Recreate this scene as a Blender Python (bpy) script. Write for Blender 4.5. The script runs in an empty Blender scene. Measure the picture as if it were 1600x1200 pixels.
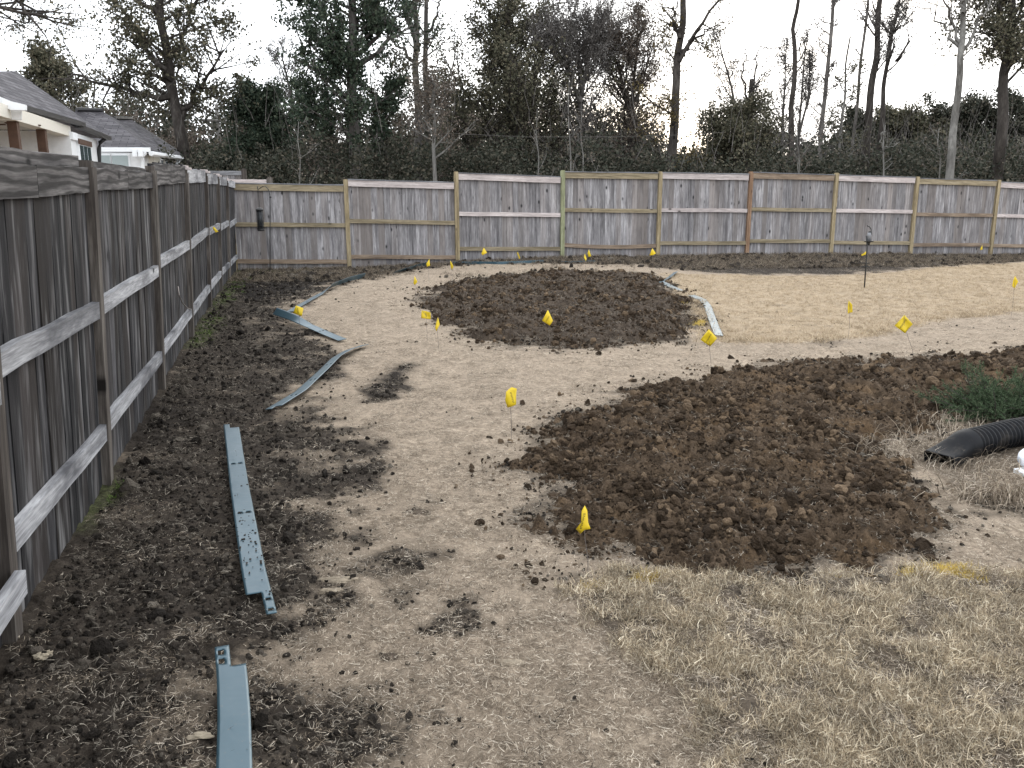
import bpy, bmesh, math, random
import numpy as np
from mathutils import Matrix, Vector

random.seed(7)
RNG = np.random.default_rng(11)
sc = bpy.context.scene
col = sc.collection

# ------------------------------------------------------------------ camera
CAMH = 1.6
F = 1355.9 / 1600.0
PITCH, ROLL = math.radians(12.17), math.radians(-0.4635)
fw = np.array([0, math.cos(PITCH), -math.sin(PITCH)])
up0 = np.array([0, math.sin(PITCH), math.cos(PITCH)])
rx0 = np.array([1.0, 0, 0])
CR = math.cos(ROLL) * rx0 + math.sin(ROLL) * up0
CU = -math.sin(ROLL) * rx0 + math.cos(ROLL) * up0
cam_d = bpy.data.cameras.new('camera')
cam = bpy.data.objects.new('camera', cam_d)
col.objects.link(cam)
cam.matrix_world = Matrix(((CR[0], CU[0], -fw[0], 0), (CR[1], CU[1], -fw[1], 0), (CR[2], CU[2], -fw[2], CAMH), (0, 0, 0, 1)))
cam_d.sensor_width = 36
cam_d.lens = 36 * F
cam_d.clip_start, cam_d.clip_end = 0.05, 3000
sc.camera = cam

# ------------------------------------------------------------------ sky, sun, exposure
SUN_EL, SUN_AZ = math.radians(15), math.radians(15)      # low, ahead and a little to the right, behind the wood
w = bpy.data.worlds.new('World')
sc.world = w
w.use_nodes = True
wn, wl = w.node_tree.nodes, w.node_tree.links
wn.clear()
wo = wn.new('ShaderNodeOutputWorld')
bg = wn.new('ShaderNodeBackground')
bg.inputs['Strength'].default_value = 0.12
sky = wn.new('ShaderNodeTexSky')
sky.sky_type = 'NISHITA'
sky.sun_disc = False
sky.sun_elevation = SUN_EL
sky.sun_rotation = SUN_AZ
sky.air_density, sky.dust_density = 1.0, 2.0
tc = wn.new('ShaderNodeTexCoord')
mp = wn.new('ShaderNodeMapping'); mp.inputs['Scale'].default_value = (1, 1, 3.2)
nz = wn.new('ShaderNodeTexNoise'); nz.inputs['Scale'].default_value = 2.2; nz.inputs['Detail'].default_value = 6
rp = wn.new('ShaderNodeValToRGB')
rp.color_ramp.elements[0].position, rp.color_ramp.elements[0].color = 0.30, (0.78, 0.78, 0.78, 1)
rp.color_ramp.elements[1].position, rp.color_ramp.elements[1].color = 0.52, (0.96, 0.96, 0.96, 1)
mx = wn.new('ShaderNodeMix'); mx.data_type = 'RGBA'
mx.inputs['B'].default_value = (9.1, 9.45, 9.9, 1)       # bright thin cloud
wl.new(tc.outputs['Generated'], mp.inputs['Vector']); wl.new(mp.outputs[0], nz.inputs['Vector'])
wl.new(nz.outputs['Fac'], rp.inputs[0]); wl.new(rp.outputs[0], mx.inputs['Factor'])
wl.new(sky.outputs[0], mx.inputs['A']); wl.new(mx.outputs['Result'], bg.inputs['Color'])
wl.new(bg.outputs[0], wo.inputs['Surface'])
sun_d = bpy.data.lights.new('sun', 'SUN')
sun_d.energy, sun_d.angle, sun_d.color = 0.5, math.radians(40), (1, 0.93, 0.82)
sun = bpy.data.objects.new('sun', sun_d)
col.objects.link(sun)
sd_ = Vector((math.sin(SUN_AZ) * math.cos(SUN_EL), math.cos(SUN_AZ) * math.cos(SUN_EL), math.sin(SUN_EL)))
sun.rotation_euler = sd_.to_track_quat('Z', 'Y').to_euler()
sc.view_settings.view_transform = 'Standard'
sc.view_settings.look = 'None'
sc.view_settings.exposure = 1.15
sc.view_settings.gamma = 1.0
sc.view_settings.use_curve_mapping = False

# ------------------------------------------------------------------ numeric helpers
CAMP = np.array([0, 0, CAMH])

def ray(px, py):
    d = fw + CR * ((px - 800) / 1355.9) + CU * ((600 - py) / 1355.9)
    return d / np.linalg.norm(d)

def P(px, py, Y):                      # point seen at (px, py) at world depth Y
    d = ray(px, py)
    return CAMP + d * (Y / d[1])

CTRL = [(-1.22, .36, -.02), (-1.82, 2.7, -.01), (-2.42, 5.04, 0), (-3.01, 7.38, .07), (-3.61, 9.72, .13), (-4.21, 12.06, .15),
        (-4.81, 14.4, .15), (-5.4, 16.74, .13), (-6, 19.08, .08),
        (0, 2, 0), (3, 2, 0), (0, 5, 0), (4, 5, 0), (0, 10, .07), (6, 9, .02), (2, 14, .11), (9, 14, 0), (12, 19, -.07), (-8, 30, .05), (12, 34, -.1), (0, 0, 0), (-2, 0, -.02), (5, 0, 0)]
for i, z in enumerate([.04, .13, .17, .13, .12, .08, -.01, -.08]):
    CTRL.append((-6 + 2.395 * (i + 1), 19.08 + .631 * (i + 1), z))
_c = np.array(CTRL)
def _U(d2):
    return np.where(d2 > 1e-12, d2 * np.log(np.maximum(d2, 1e-12)), 0)
_n = len(_c)
_K = _U(((_c[:, None, :2] - _c[None, :, :2]) ** 2).sum(-1)) + np.eye(_n) * 2.0
_Pm = np.c_[np.ones(_n), _c[:, :2]]
_A = np.block([[_K, _Pm], [_Pm.T, np.zeros((3, 3))]])
_w = np.linalg.solve(_A, np.r_[_c[:, 2], 0, 0, 0])

def G(x, y):
    x = np.clip(np.asarray(x, float), -8, 13); y = np.clip(np.asarray(y, float), 0, 34)
    out = _w[_n] + _w[_n + 1] * x + _w[_n + 2] * y
    for k in range(_n):
        out = out + _w[k] * _U((x - _c[k, 0]) ** 2 + (y - _c[k, 1]) ** 2)
    return out

def at(px, py, h=0.0):                 # where the sight line through (px, py) meets the ground raised by h
    d = ray(px, py)
    t = (h - CAMH) / min(d[2], -0.02)
    for _ in range(12):
        q = CAMP + d * t
        t = (float(G(q[0], q[1])) + h - CAMH) / min(d[2], -0.02)
    return CAMP + d * t

_perm = np.random.default_rng(5).permutation(256)
_gang = np.random.default_rng(6).uniform(0, 2 * np.pi, 256)
_gx, _gy = np.cos(_gang), np.sin(_gang)

def noise(x, y, seed=0):
    x = x + seed * 17.31; y = y + seed * 9.17
    xi = np.floor(x).astype(np.int64); yi = np.floor(y).astype(np.int64)
    xf, yf = x - xi, y - yi
    u = xf * xf * xf * (xf * (xf * 6 - 15) + 10); v = yf * yf * yf * (yf * (yf * 6 - 15) + 10)
    def g(ix, iy, dx, dy):
        h = _perm[(_perm[ix & 255] + iy) & 255]
        return _gx[h] * dx + _gy[h] * dy
    a = g(xi, yi, xf, yf); b = g(xi + 1, yi, xf - 1, yf)
    c = g(xi, yi + 1, xf, yf - 1); d = g(xi + 1, yi + 1, xf - 1, yf - 1)
    return ((a + u * (b - a)) * (1 - v) + (c + u * (d - c)) * v) * 1.5

def fbm(x, y, f, octs, seed=0, sp=None, ridge=False):
    out = 0; a = 1.0
    for k in range(octs):
        n = noise(x * f, y * f, seed + k * 3)
        if ridge: n = 0.5 - np.abs(n) * 1.6
        if sp is not None: n = n * np.clip(0.7 / (f * sp), 0, 1)
        out = out + a * n
        f *= 2.1; a *= 0.52
    return out

def sdist(poly, x, y):                 # signed distance to a polygon, negative inside
    p = np.asarray(poly); q = np.roll(p, -1, 0)
    d2 = np.full(x.shape, 1e9); ins = np.zeros(x.shape, bool)
    for (ax, ay), (bx, by) in zip(p[:, :2], q[:, :2]):
        ex, ey = bx - ax, by - ay
        t = np.clip(((x - ax) * ex + (y - ay) * ey) / (ex * ex + ey * ey + 1e-12), 0, 1)
        d2 = np.minimum(d2, (x - ax - ex * t) ** 2 + (y - ay - ey * t) ** 2)
        c = (ay > y) != (by > y)
        ins ^= c & (x < ax + (y - ay) * ex / (ey if abs(ey) > 1e-12 else 1e-12))
    d = np.sqrt(d2)
    return np.where(ins, -d, d)

def sstep(a, b, v):
    t = np.clip((v - a) / (b - a), 0, 1)
    return t * t * (3 - 2 * t)

def gp(pts):
    return np.array([at(*p)[:2] for p in pts])

# ------------------------------------------------------------------ scene helpers
def tag(o, label=None, cat=None, group=None, kind=None):
    if label: o['label'] = label
    if cat: o['category'] = cat
    if group: o['group'] = group
    if kind: o['kind'] = kind
    return o

def link(name, me, mat=None, parent=None):
    o = bpy.data.objects.new(name, me)
    col.objects.link(o)
    if mat and me and not me.materials: me.materials.append(mat)
    if parent is not None: o.parent = parent
    return o

def empty(name, loc, label, cat, group=None):
    o = bpy.data.objects.new(name, None)
    col.objects.link(o)
    o.location = loc
    o.empty_display_size = 0.1
    return tag(o, label, cat, group)

def mesh(name, verts, faces, smooth=False):
    me = bpy.data.meshes.new(name)
    v = np.ascontiguousarray(np.asarray(verts, dtype=np.float32).reshape(-1, 3))
    if isinstance(faces, np.ndarray):
        k = faces.shape[1]
        me.vertices.add(len(v)); me.vertices.foreach_set('co', v.ravel())
        me.loops.add(faces.size); me.loops.foreach_set('vertex_index', faces.ravel().astype(np.int32))
        me.polygons.add(len(faces)); me.polygons.foreach_set('loop_start', np.arange(0, faces.size, k, dtype=np.int32))
        me.update(calc_edges=True)
    else:
        me.from_pydata([tuple(float(c) for c in q) for q in v], [], [tuple(int(i) for i in f) for f in faces])
        me.update()
    if smooth: me.polygons.foreach_set('use_smooth', np.ones(len(me.polygons), bool))
    return me

class Geo:                              # collects tubes, boxes, cards of one part
    def __init__(s): s.v = []; s.f = []; s.n = 0
    def add(s, v, f):
        v = np.asarray(v, float).reshape(-1, 3)
        s.f += [tuple(i + s.n for i in q) for q in f]
        s.v.append(v); s.n += len(v)
    def box(s, M, lo, hi):
        c = [(x, y, z) for z in (lo[2], hi[2]) for y in (lo[1], hi[1]) for x in (lo[0], hi[0])]
        if M is not None: c = [tuple(M @ Vector(q)) for q in c]
        s.add(c, [(0, 2, 3, 1), (4, 5, 7, 6), (0, 1, 5, 4), (2, 6, 7, 3), (0, 4, 6, 2), (1, 3, 7, 5)])
    def tube(s, pts, rad, k=6, cap=True):
        pts = np.asarray(pts, float); n = len(pts)
        rad = np.broadcast_to(np.asarray(rad, float), (n,))
        t = np.gradient(pts, axis=0); t /= np.linalg.norm(t, axis=1)[:, None] + 1e-12
        ref = np.array([0.31, 0.17, 0.93]) if abs(t[0] @ np.array([0, 0, 1.])) < 0.9 else np.array([1., 0.1, 0])
        a = np.cross(t, ref); a /= np.linalg.norm(a, axis=1)[:, None] + 1e-12
        b = np.cross(t, a)
        ang = np.arange(k) * 2 * np.pi / k
        v = pts[:, None, :] + rad[:, None, None] * (np.cos(ang)[None, :, None] * a[:, None, :] + np.sin(ang)[None, :, None] * b[:, None, :])
        f = []
        for i in range(n - 1):
            for j in range(k):
                j2 = (j + 1) % k
                f.append((i * k + j, i * k + j2, (i + 1) * k + j2, (i + 1) * k + j))
        if cap:
            f.append(tuple(range(k - 1, -1, -1))); f.append(tuple((n - 1) * k + j for j in range(k)))
        s.add(v.reshape(-1, 3), f)
    def build(s, name, mat, parent=None, smooth=False):
        v = np.concatenate(s.v) if s.v else np.zeros((0, 3))
        return link(name, mesh(name, v, s.f, smooth), mat, parent)

def put(o, parent, M):                  # place a part by its world matrix under a parent without rotation
    o.parent = parent
    o.matrix_basis = Matrix.Translation(-Vector(parent.location)) @ M

def local(g, parent):                   # shift world verts into the parent's frame
    off = np.array(parent.location)
    g.v = [q - off for q in g.v]
    return g

# ------------------------------------------------------------------ materials
def mat(name, build, rough=0.8, spec=0.3):
    m = bpy.data.materials.new(name)
    m.use_nodes = True
    nt = m.node_tree
    b = nt.nodes['Principled BSDF']
    b.inputs['Roughness'].default_value = rough
    b.inputs['Specular IOR Level'].default_value = spec
    build(N(nt), b)
    return m

class N:
    def __init__(s, nt): s.nt = nt
    def new(s, t, **kw):
        n = s.nt.nodes.new(t)
        for k, v in kw.items():
            if k in n.inputs: n.inputs[k].default_value = v
            else: setattr(n, k, v)
        return n
    def l(s, a, b): s.nt.links.new(a, b)
    def noise(s, vec, scale, detail=5, rough=0.6):
        n = s.new('ShaderNodeTexNoise', Scale=scale, Detail=detail, Roughness=rough)
        if vec is not None: s.l(vec, n.inputs['Vector'])
        return n.outputs['Fac']
    def ramp(s, fac, stops, interp='LINEAR'):
        r = s.new('ShaderNodeValToRGB')
        r.color_ramp.interpolation = interp
        e = r.color_ramp.elements
        while len(e) < len(stops): e.new(0.5)
        for q, (p, c) in zip(e, stops):
            q.position = p
            q.color = (c, c, c, 1) if not hasattr(c, '__len__') else (*c, 1)
        s.l(fac, r.inputs[0])
        return r.outputs[0]
    def mix(s, fac, a, b, mode='MIX'):
        m = s.new('ShaderNodeMix', data_type='RGBA', blend_type=mode)
        for sock, val in (('Factor', fac), ('A', a), ('B', b)):
            i = m.inputs[sock]
            if hasattr(val, 'is_linked') or hasattr(val, 'links'): s.l(val, i)
            elif sock == 'Factor': i.default_value = val
            else: i.default_value = (*val, 1) if hasattr(val, '__len__') else (val, val, val, 1)
        return m.outputs['Result']
    def math(s, op, a, b=0.0, c=None, clamp=False):
        m = s.new('ShaderNodeMath', operation=op, use_clamp=clamp)
        for i, v in enumerate((a, b, c)):
            if v is None: continue
            if hasattr(v, 'links'): s.l(v, m.inputs[i])
            else: m.inputs[i].default_value = v
        return m.outputs[0]
    def bump(s, h, b, strength=0.5, dist=0.01):
        n = s.new('ShaderNodeBump', Strength=strength, Distance=dist)
        s.l(h, n.inputs['Height']); s.l(n.outputs[0], b.inputs['Normal'])
    def mapped(s, scale, coord='Object', rnd=True):
        t = s.new('ShaderNodeTexCoord')
        m = s.new('ShaderNodeMapping')
        m.inputs['Scale'].default_value = scale
        v = t.outputs[coord]
        if rnd:
            o = s.new('ShaderNodeObjectInfo')
            k = s.new('ShaderNodeVectorMath', operation='SCALE')
            k.inputs[0].default_value = (37.1, 19.7, 53.3)
            s.l(o.outputs['Random'], k.inputs['Scale'])
            a = s.new('ShaderNodeVectorMath', operation='ADD')
            s.l(v, a.inputs[0]); s.l(k.outputs[0], a.inputs[1])
            v = a.outputs[0]
        s.l(v, m.inputs['Vector'])
        return m.outputs[0]
    def rand(s):
        return s.new('ShaderNodeObjectInfo').outputs['Random']

def wood(name, dark, mid, light, axis='Z', vary=0.35, tint=None, knots=0.5, stain=0.5, stain_col=(0.03, 0.03, 0.035), stain_scale=1.5, rough=0.85, streak=None, grain=False):
    sc_ = {'Z': (1, 1, .06), 'X': (.06, 1, 1)}[axis]
    def b(n, p):
        v = n.mapped(sc_)
        f1 = n.noise(v, 22, 6, .65)
        c = n.ramp(f1, [(.3, dark), (.5, mid), (.72, light)])
        f2 = n.noise(v, 120, 3, .6)
        c = n.mix(1.0, c, n.ramp(f2, [(.3, .68), (.7, 1.22)]), 'MULTIPLY')
        if tint:
            c = n.mix(n.ramp(n.math('FRACT', n.math('MULTIPLY', n.rand(), 7.3)), [(.35, 0.0), (1, .75)]), c, tint)
        c = n.mix(1.0, c, n.ramp(n.math('FRACT', n.math('MULTIPLY', n.rand(), 13.7)), [(0, 1 - vary), (1, 1 + vary)]), 'MULTIPLY')
        if stain:
            vs = n.mapped({'Z': (1, 1, .3), 'X': (.3, 1, 1)}[axis])
            fs = n.noise(vs, stain_scale * 3, 5, .6)
            c = n.mix(n.math('MULTIPLY', n.ramp(fs, [(.48, 0.0), (.66, 1.0)]), stain), c, stain_col)
        if grain:
            vg = n.mapped({'Z': (1, 1, .16), 'X': (.16, 1, 1)}[axis])
            wv = n.new('ShaderNodeTexWave', Scale=7.0, Distortion=9.0, Detail=2.0, bands_direction='Z', **{'Detail Scale': 1.2})
            n.l(vg, wv.inputs['Vector'])
            c = n.mix(1.0, c, n.ramp(wv.outputs['Fac'], [(.2, .45), (.6, 1.25)]), 'MULTIPLY')
        if streak:
            v3 = n.mapped({'Z': (1, 1, .11), 'X': (.11, 1, 1)}[axis])
            c = n.mix(n.ramp(n.noise(v3, 13, 4, .55), [(.53, 0.0), (.72, .85)]), c, streak)
        if knots:
            vk = n.mapped({'Z': (1, .01, .55), 'X': (.55, .01, 1)}[axis])
            vo = n.new('ShaderNodeTexVoronoi', Scale=7.0)
            n.l(vk, vo.inputs['Vector'])
            sep = n.new('ShaderNodeSeparateColor'); n.l(vo.outputs['Color'], sep.inputs[0])
            keep = n.math('LESS_THAN', sep.outputs[0], knots)
            k = n.math('MULTIPLY', n.ramp(vo.outputs['Distance'], [(.10, 1.0), (.17, 0.4), (.25, 0.0)]), keep)
            c = n.mix(k, c, tuple(q * .3 for q in dark))
        n.l(c, p.inputs['Base Color'])
        n.bump(n.math('ADD', f2, f1), p, .35, .004)
    return mat(name, b, rough, .2)

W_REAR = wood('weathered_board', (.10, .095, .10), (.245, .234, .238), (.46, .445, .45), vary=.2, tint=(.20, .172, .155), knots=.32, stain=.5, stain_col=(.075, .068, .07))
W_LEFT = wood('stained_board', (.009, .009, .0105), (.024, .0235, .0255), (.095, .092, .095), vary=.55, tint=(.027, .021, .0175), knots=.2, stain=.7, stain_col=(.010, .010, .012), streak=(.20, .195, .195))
W_OLIVE = wood('treated_rail', (.135, .11, .07), (.25, .205, .135), (.36, .305, .215), 'X', vary=.15, knots=.2, stain=.4, stain_col=(.09, .075, .05))
W_BROWN = wood('brown_rail', (.12, .09, .065), (.22, .165, .12), (.31, .25, .19), 'X', vary=.15, knots=.2, stain=.4, stain_col=(.08, .06, .05))
W_PALE = wood('pale_rail', (.33, .28, .265), (.50, .44, .42), (.62, .56, .54), 'X', vary=.1, knots=.25, stain=.3, stain_col=(.2, .17, .165))
W_CAPG = wood('grey_cap', (.10, .10, .105), (.19, .19, .20), (.3, .3, .31), 'X', vary=.2, knots=.1, stain=.5, stain_col=(.05, .05, .05))
W_POST = wood('treated_post', (.155, .12, .07), (.30, .24, .145), (.42, .35, .23), 'Z', vary=.2, knots=.25, stain=.3, stain_col=(.1, .08, .05))
W_POSTG = wood('green_post', (.15, .15, .08), (.26, .27, .16), (.36, .37, .25), 'Z', vary=.05, knots=.1, stain=.2)
W_POSTR = wood('russet_post', (.13, .075, .045), (.24, .15, .095), (.33, .23, .16), 'Z', vary=.05, knots=.25, stain=.3, stain_col=(.08, .05, .04))
W_LPOST = wood('dark_post', (.034, .028, .024), (.092, .079, .069), (.20, .18, .16), 'Z', vary=.2, knots=.15, stain=.5, stain_col=(.022, .017, .015))
W_LRAIL = wood('bleached_rail', (.14, .14, .15), (.29, .29, .30), (.50, .50, .51), 'X', vary=.2, knots=.2, stain=.9, stain_col=(.055, .055, .062), stain_scale=1.1)
W_FASC = wood('grained_fascia', (.030, .027, .027), (.085, .079, .077), (.17, .16, .155), 'X', vary=.25, knots=.3, stain=.6, stain_col=(.022, .021, .023), grain=True)

def plain(name, colr, rough=.6, spec=.4, metal=0.0, var=.25, scale=20, bump=0.0):
    def b(n, p):
        t = n.new('ShaderNodeTexCoord')
        f = n.noise(t.outputs['Object'], scale, 5, .6)
        c = n.mix(1.0, colr, n.ramp(f, [(.25, 1 - var), (.75, 1 + var)]), 'MULTIPLY')
        n.l(c, p.inputs['Base Color']); p.inputs['Metallic'].default_value = metal
        if bump: n.bump(f, p, bump, .01)
    return mat(name, b, rough, spec)

def blades(name, stops, transl=.25, rough=.75, per_inst=.5):
    def b(n, p):
        g = n.new('ShaderNodeNewGeometry')
        c = n.ramp(g.outputs['Random Per Island'], stops)
        c = n.mix(1.0, c, n.ramp(n.rand(), [(0, 1 - per_inst * .5), (1, 1 + per_inst * .4)]), 'MULTIPLY')
        n.l(c, p.inputs['Base Color'])
        t = n.new('ShaderNodeBsdfTranslucent'); n.l(c, t.inputs['Color'])
        m = n.new('ShaderNodeMixShader'); m.inputs[0].default_value = transl
        n.l(p.outputs[0], m.inputs[1]); n.l(t.outputs[0], m.inputs[2])
        n.l(m.outputs[0], n.nt.nodes['Material Output'].inputs['Surface'])
    return mat(name, b, rough, .15)

M_STRAW = blades('straw', [(0, (.11, .083, .055)), (.35, (.34, .275, .19)), (.8, (.55, .46, .33)), (1, (.76, .68, .53))], per_inst=1.0)
M_STRAWG = blades('grey_straw', [(0, (.09, .07, .052)), (.45, (.27, .218, .163)), (.8, (.45, .38, .295)), (1, (.68, .60, .49))])
M_STRAWD = blades('buried_straw', [(0, (.026, .021, .017)), (.5, (.075, .061, .047)), (.8, (.18, .152, .12)), (1, (.46, .41, .34))])
M_STRAWR = blades('dull_straw', [(0, (.05, .039, .029)), (.5, (.13, .102, .075)), (.8, (.24, .195, .145)), (1, (.44, .37, .285))])
M_GOLD = blades('golden_straw', [(0, (.235, .178, .114)), (.5, (.39, .305, .205)), (1, (.55, .455, .33))])
M_YEL = blades('sprayed_straw', [(0, (.46, .32, .05)), (.5, (.60, .44, .09)), (1, (.66, .52, .18))])
M_WEED = blades('weed', [(0, (.035, .06, .012)), (.6, (.075, .115, .025)), (1, (.13, .17, .05))])
M_JUN = blades('juniper', [(0, (.03, .055, .025)), (.6, (.082, .125, .065)), (1, (.17, .215, .125))], transl=.1)

def soilmat(name, c0, c1, c2, clay=(.16, .095, .045), clayamt=.5):
    def b(n, p):
        t = n.new('ShaderNodeTexCoord')
        v = t.outputs['Object']
        f = n.noise(v, 14, 8, .7)
        c = n.ramp(f, [(.3, c0), (.5, c1), (.72, c2)])
        c = n.mix(n.math('MULTIPLY', n.ramp(n.noise(v, 2.2, 6, .65), [(.52, 0.0), (.68, 1.0)]), clayamt), c, clay)
        f2 = n.noise(v, 110, 4, .65)
        c = n.mix(1.0, c, n.ramp(f2, [(.3, .6), (.7, 1.35)]), 'MULTIPLY')
        n.l(c, p.inputs['Base Color'])
        n.bump(n.math('ADD', f2, n.noise(v, 40, 5, .7)), p, .8, .012)
    return mat(name, b, .95, .12)

M_BED = soilmat('tilled_soil', (.026, .0185, .0125), (.07, .049, .032), (.135, .096, .064), clay=(.165, .105, .056), clayamt=.6)
M_BED2 = soilmat('tilled_soil_sod', (.024, .018, .0135), (.058, .044, .033), (.12, .094, .071), clay=(.125, .096, .068), clayamt=.35)
def clodmat(name, a, b_, c_):
    def b(n, p):
        t = n.new('ShaderNodeTexCoord')
        c = n.ramp(n.rand(), [(0, a), (.7, b_), (1, c_)])
        f2 = n.noise(t.outputs['Object'], 3, 5, .65)
        c = n.mix(1.0, c, n.ramp(f2, [(.3, .65), (.7, 1.3)]), 'MULTIPLY')
        n.l(c, p.inputs['Base Color']); n.bump(f2, p, .6, .2)
    return mat(name, b, .95, .1)
M_CLOD = clodmat('clod', (.034, .024, .016), (.076, .053, .035), (.20, .142, .092))
M_CLODG = clodmat('grey_clod', (.015, .0125, .0105), (.048, .040, .033), (.16, .138, .112))

def groundmat(n, p):
    at_ = n.new('ShaderNodeAttribute', attribute_name='zone')
    s = n.new('ShaderNodeSeparateColor'); n.l(at_.outputs['Color'], s.inputs[0])
    soil, gold, moss = s.outputs[0], s.outputs[1], s.outputs[2]
    damp = at_.outputs['Alpha']
    t = n.new('ShaderNodeTexCoord'); v = t.outputs['Object']
    f1 = n.noise(v, 3.0, 6, .65); f2 = n.noise(v, 28, 6, .7); f3 = n.noise(v, 150, 4, .7)
    base = n.ramp(f2, [(.28, (.15, .116, .085)), (.5, (.325, .262, .198)), (.7, (.47, .385, .292))])
    base = n.mix(n.ramp(f1, [(.40, 0.0), (.68, .65)]), base, (.265, .216, .164))
    goldc = n.ramp(f2, [(.28, (.245, .187, .122)), (.5, (.355, .278, .19)), (.72, (.42, .336, .24))])
    goldc = n.mix(n.ramp(f1, [(.5, 0.0), (.8, .5)]), goldc, (.30, .25, .185))
    soilc = n.ramp(f2, [(.28, (.016, .0128, .0103)), (.5, (.038, .0305, .0242)), (.72, (.082, .067, .053))])
    soilc = n.mix(n.ramp(f1, [(.5, 0.0), (.75, .5)]), soilc, (.095, .078, .061))
    mossc = n.ramp(f2, [(.3, (.035, .05, .015)), (.7, (.11, .115, .055))])
    c = n.mix(gold, base, goldc)
    sm = n.math('ADD', soil, n.math('MULTIPLY', n.math('SUBTRACT', f2, .5), 1.1), clamp=True)
    sm = n.math('MULTIPLY', n.ramp(sm, [(.25, 0.0), (.75, 1.0)]), n.ramp(soil, [(0.02, 0.0), (.15, 1.0)]))
    c = n.mix(sm, c, soilc)
    c = n.mix(damp, c, n.ramp(f2, [(.3, (.010, .008, .007)), (.7, (.030, .025, .021))]))
    c = n.mix(n.math('MULTIPLY', moss, n.ramp(f2, [(.35, .2), (.6, 1.0)])), c, mossc)
    c = n.mix(1.0, c, n.ramp(f3, [(.3, .72), (.7, 1.25)]), 'MULTIPLY')
    n.l(c, p.inputs['Base Color'])
    n.bump(n.math('ADD', f3, f2), p, .8, .012)
M_GROUND = mat('yard_ground', groundmat, .95, .1)

M_FLAG = mat('flag_film', lambda n, p: n.l(n.mix(n.noise(n.mapped((1, 1, 1)), 30, 2), (.60, .42, .012), (.68, .50, .02)), p.inputs['Base Color']), .45, .4)
M_INK = plain('print_ink', (.03, .03, .025), .7, .2)
M_WIRE = plain('flag_wire', (.16, .14, .13), .5, .4, .5)
M_IRON = plain('black_iron', (.02, .02, .02), .5, .4)
def edgem(n, p):
    t = n.new('ShaderNodeTexCoord')
    f = n.noise(t.outputs['Object'], 6, 6, .7)
    c = n.ramp(f, [(.35, (.022, .052, .068)), (.6, (.027, .060, .078)), (.78, (.042, .068, .080))])  # dark teal paint, made bluer to carry the bluish sky light
    d = n.noise(t.outputs['Object'], 45, 6, .7)
    c = n.mix(n.ramp(d, [(.60, 0.0), (.72, .7)]), c, (.10, .085, .065))
    n.l(c, p.inputs['Base Color'])
    n.l(n.ramp(f, [(.3, .26), (.7, .4)]), p.inputs['Roughness'])
    n.bump(n.noise(t.outputs['Object'], 9, 2, .5), p, .12, .02)
M_EDGE = mat('sky_tinted_edging_steel', edgem, .3, .75)
M_EDGE.node_tree.nodes['Principled BSDF'].inputs['Specular Tint'].default_value = (.74, .90, 1, 1)  # reflections tinted blue, standing in for a bluer sky

# ------------------------------------------------------------------ zones of the yard (world-space outlines)
Z_SOIL = gp([(-300, 1300), (585, 1300), (540, 1200), (500, 1130), (470, 1050), (505, 960), (548, 890), (556, 800), (545, 720), (525, 680), (480, 645),
             (470, 610), (510, 575), (520, 540), (470, 520), (430, 492), (470, 465), (560, 437), (640, 423), (700, 414), (1000, 413), (1060, 421),
             (1180, 429), (1300, 429), (1400, 422), (1480, 414), (1600, 407), (1760, 400), (1760, 385), (900, 380), (365, 395), (250, 520), (60, 800), (-300, 1000)])
Z_SOIL2 = gp([(565, 610), (600, 570), (640, 562), (662, 575), (640, 600), (590, 632)])
Z_DAMP = gp([(375, 432), (520, 430), (575, 427), (500, 447), (470, 462), (400, 470), (365, 462)])
Z_DAMP2 = gp([(190, 640), (235, 600), (300, 640), (260, 700), (190, 690)])
Z_ROUND = gp([(655, 470), (680, 450), (740, 436), (830, 427), (930, 425), (1005, 427), (1040, 445), (1070, 470), (1088, 495), (1085, 515), (1060, 530),
              (1000, 538), (940, 545), (860, 546), (800, 540), (740, 530), (712, 512), (678, 492)])
Z_FRONT = gp([(1720, 552), (1600, 550), (1520, 556), (1380, 562), (1250, 566), (1160, 575), (1090, 592), (1000, 606), (930, 636), (885, 672), (835, 712), (828, 745),
              (862, 790), (880, 830), (930, 862), (1000, 886), (1110, 896), (1210, 906), (1310, 910), (1400, 880), (1452, 822), (1440, 795), (1398, 775),
              (1375, 735), (1385, 700), (1430, 672), (1490, 650), (1600, 640), (1760, 640)])
Z_GOLD = gp([(1035, 426), (1180, 431), (1300, 431), (1400, 425), (1480, 416), (1600, 410), (1800, 404), (1800, 480), (1600, 486), (1480, 500), (1380, 522), (1280, 535), (1150, 538),
             (1095, 535), (1092, 500), (1060, 465)])
Z_LAWN = gp([(890, 925), (960, 898), (1100, 902), (1250, 912), (1330, 912), (1440, 895), (1560, 900), (1800, 905), (1900, 1400), (1160, 1400), (1130, 1200), (1090, 1120), (1000, 1040), (930, 980)])
Z_GREY = gp([(1405, 690), (1440, 660), (1520, 650), (1640, 640), (1800, 690), (1800, 800), (1620, 810), (1530, 795), (1450, 740), (1420, 720)])
Z_MOSS = [gp(q) for q in ([(70, 850), (110, 775), (160, 735), (185, 765), (130, 830)], [(300, 520), (330, 485), (350, 500), (320, 540), (290, 545)],
                          [(365, 422), (400, 420), (545, 418), (460, 430), (400, 436), (350, 450)], [(345, 455), (362, 440), (375, 450), (350, 480), (320, 500)])]

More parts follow.
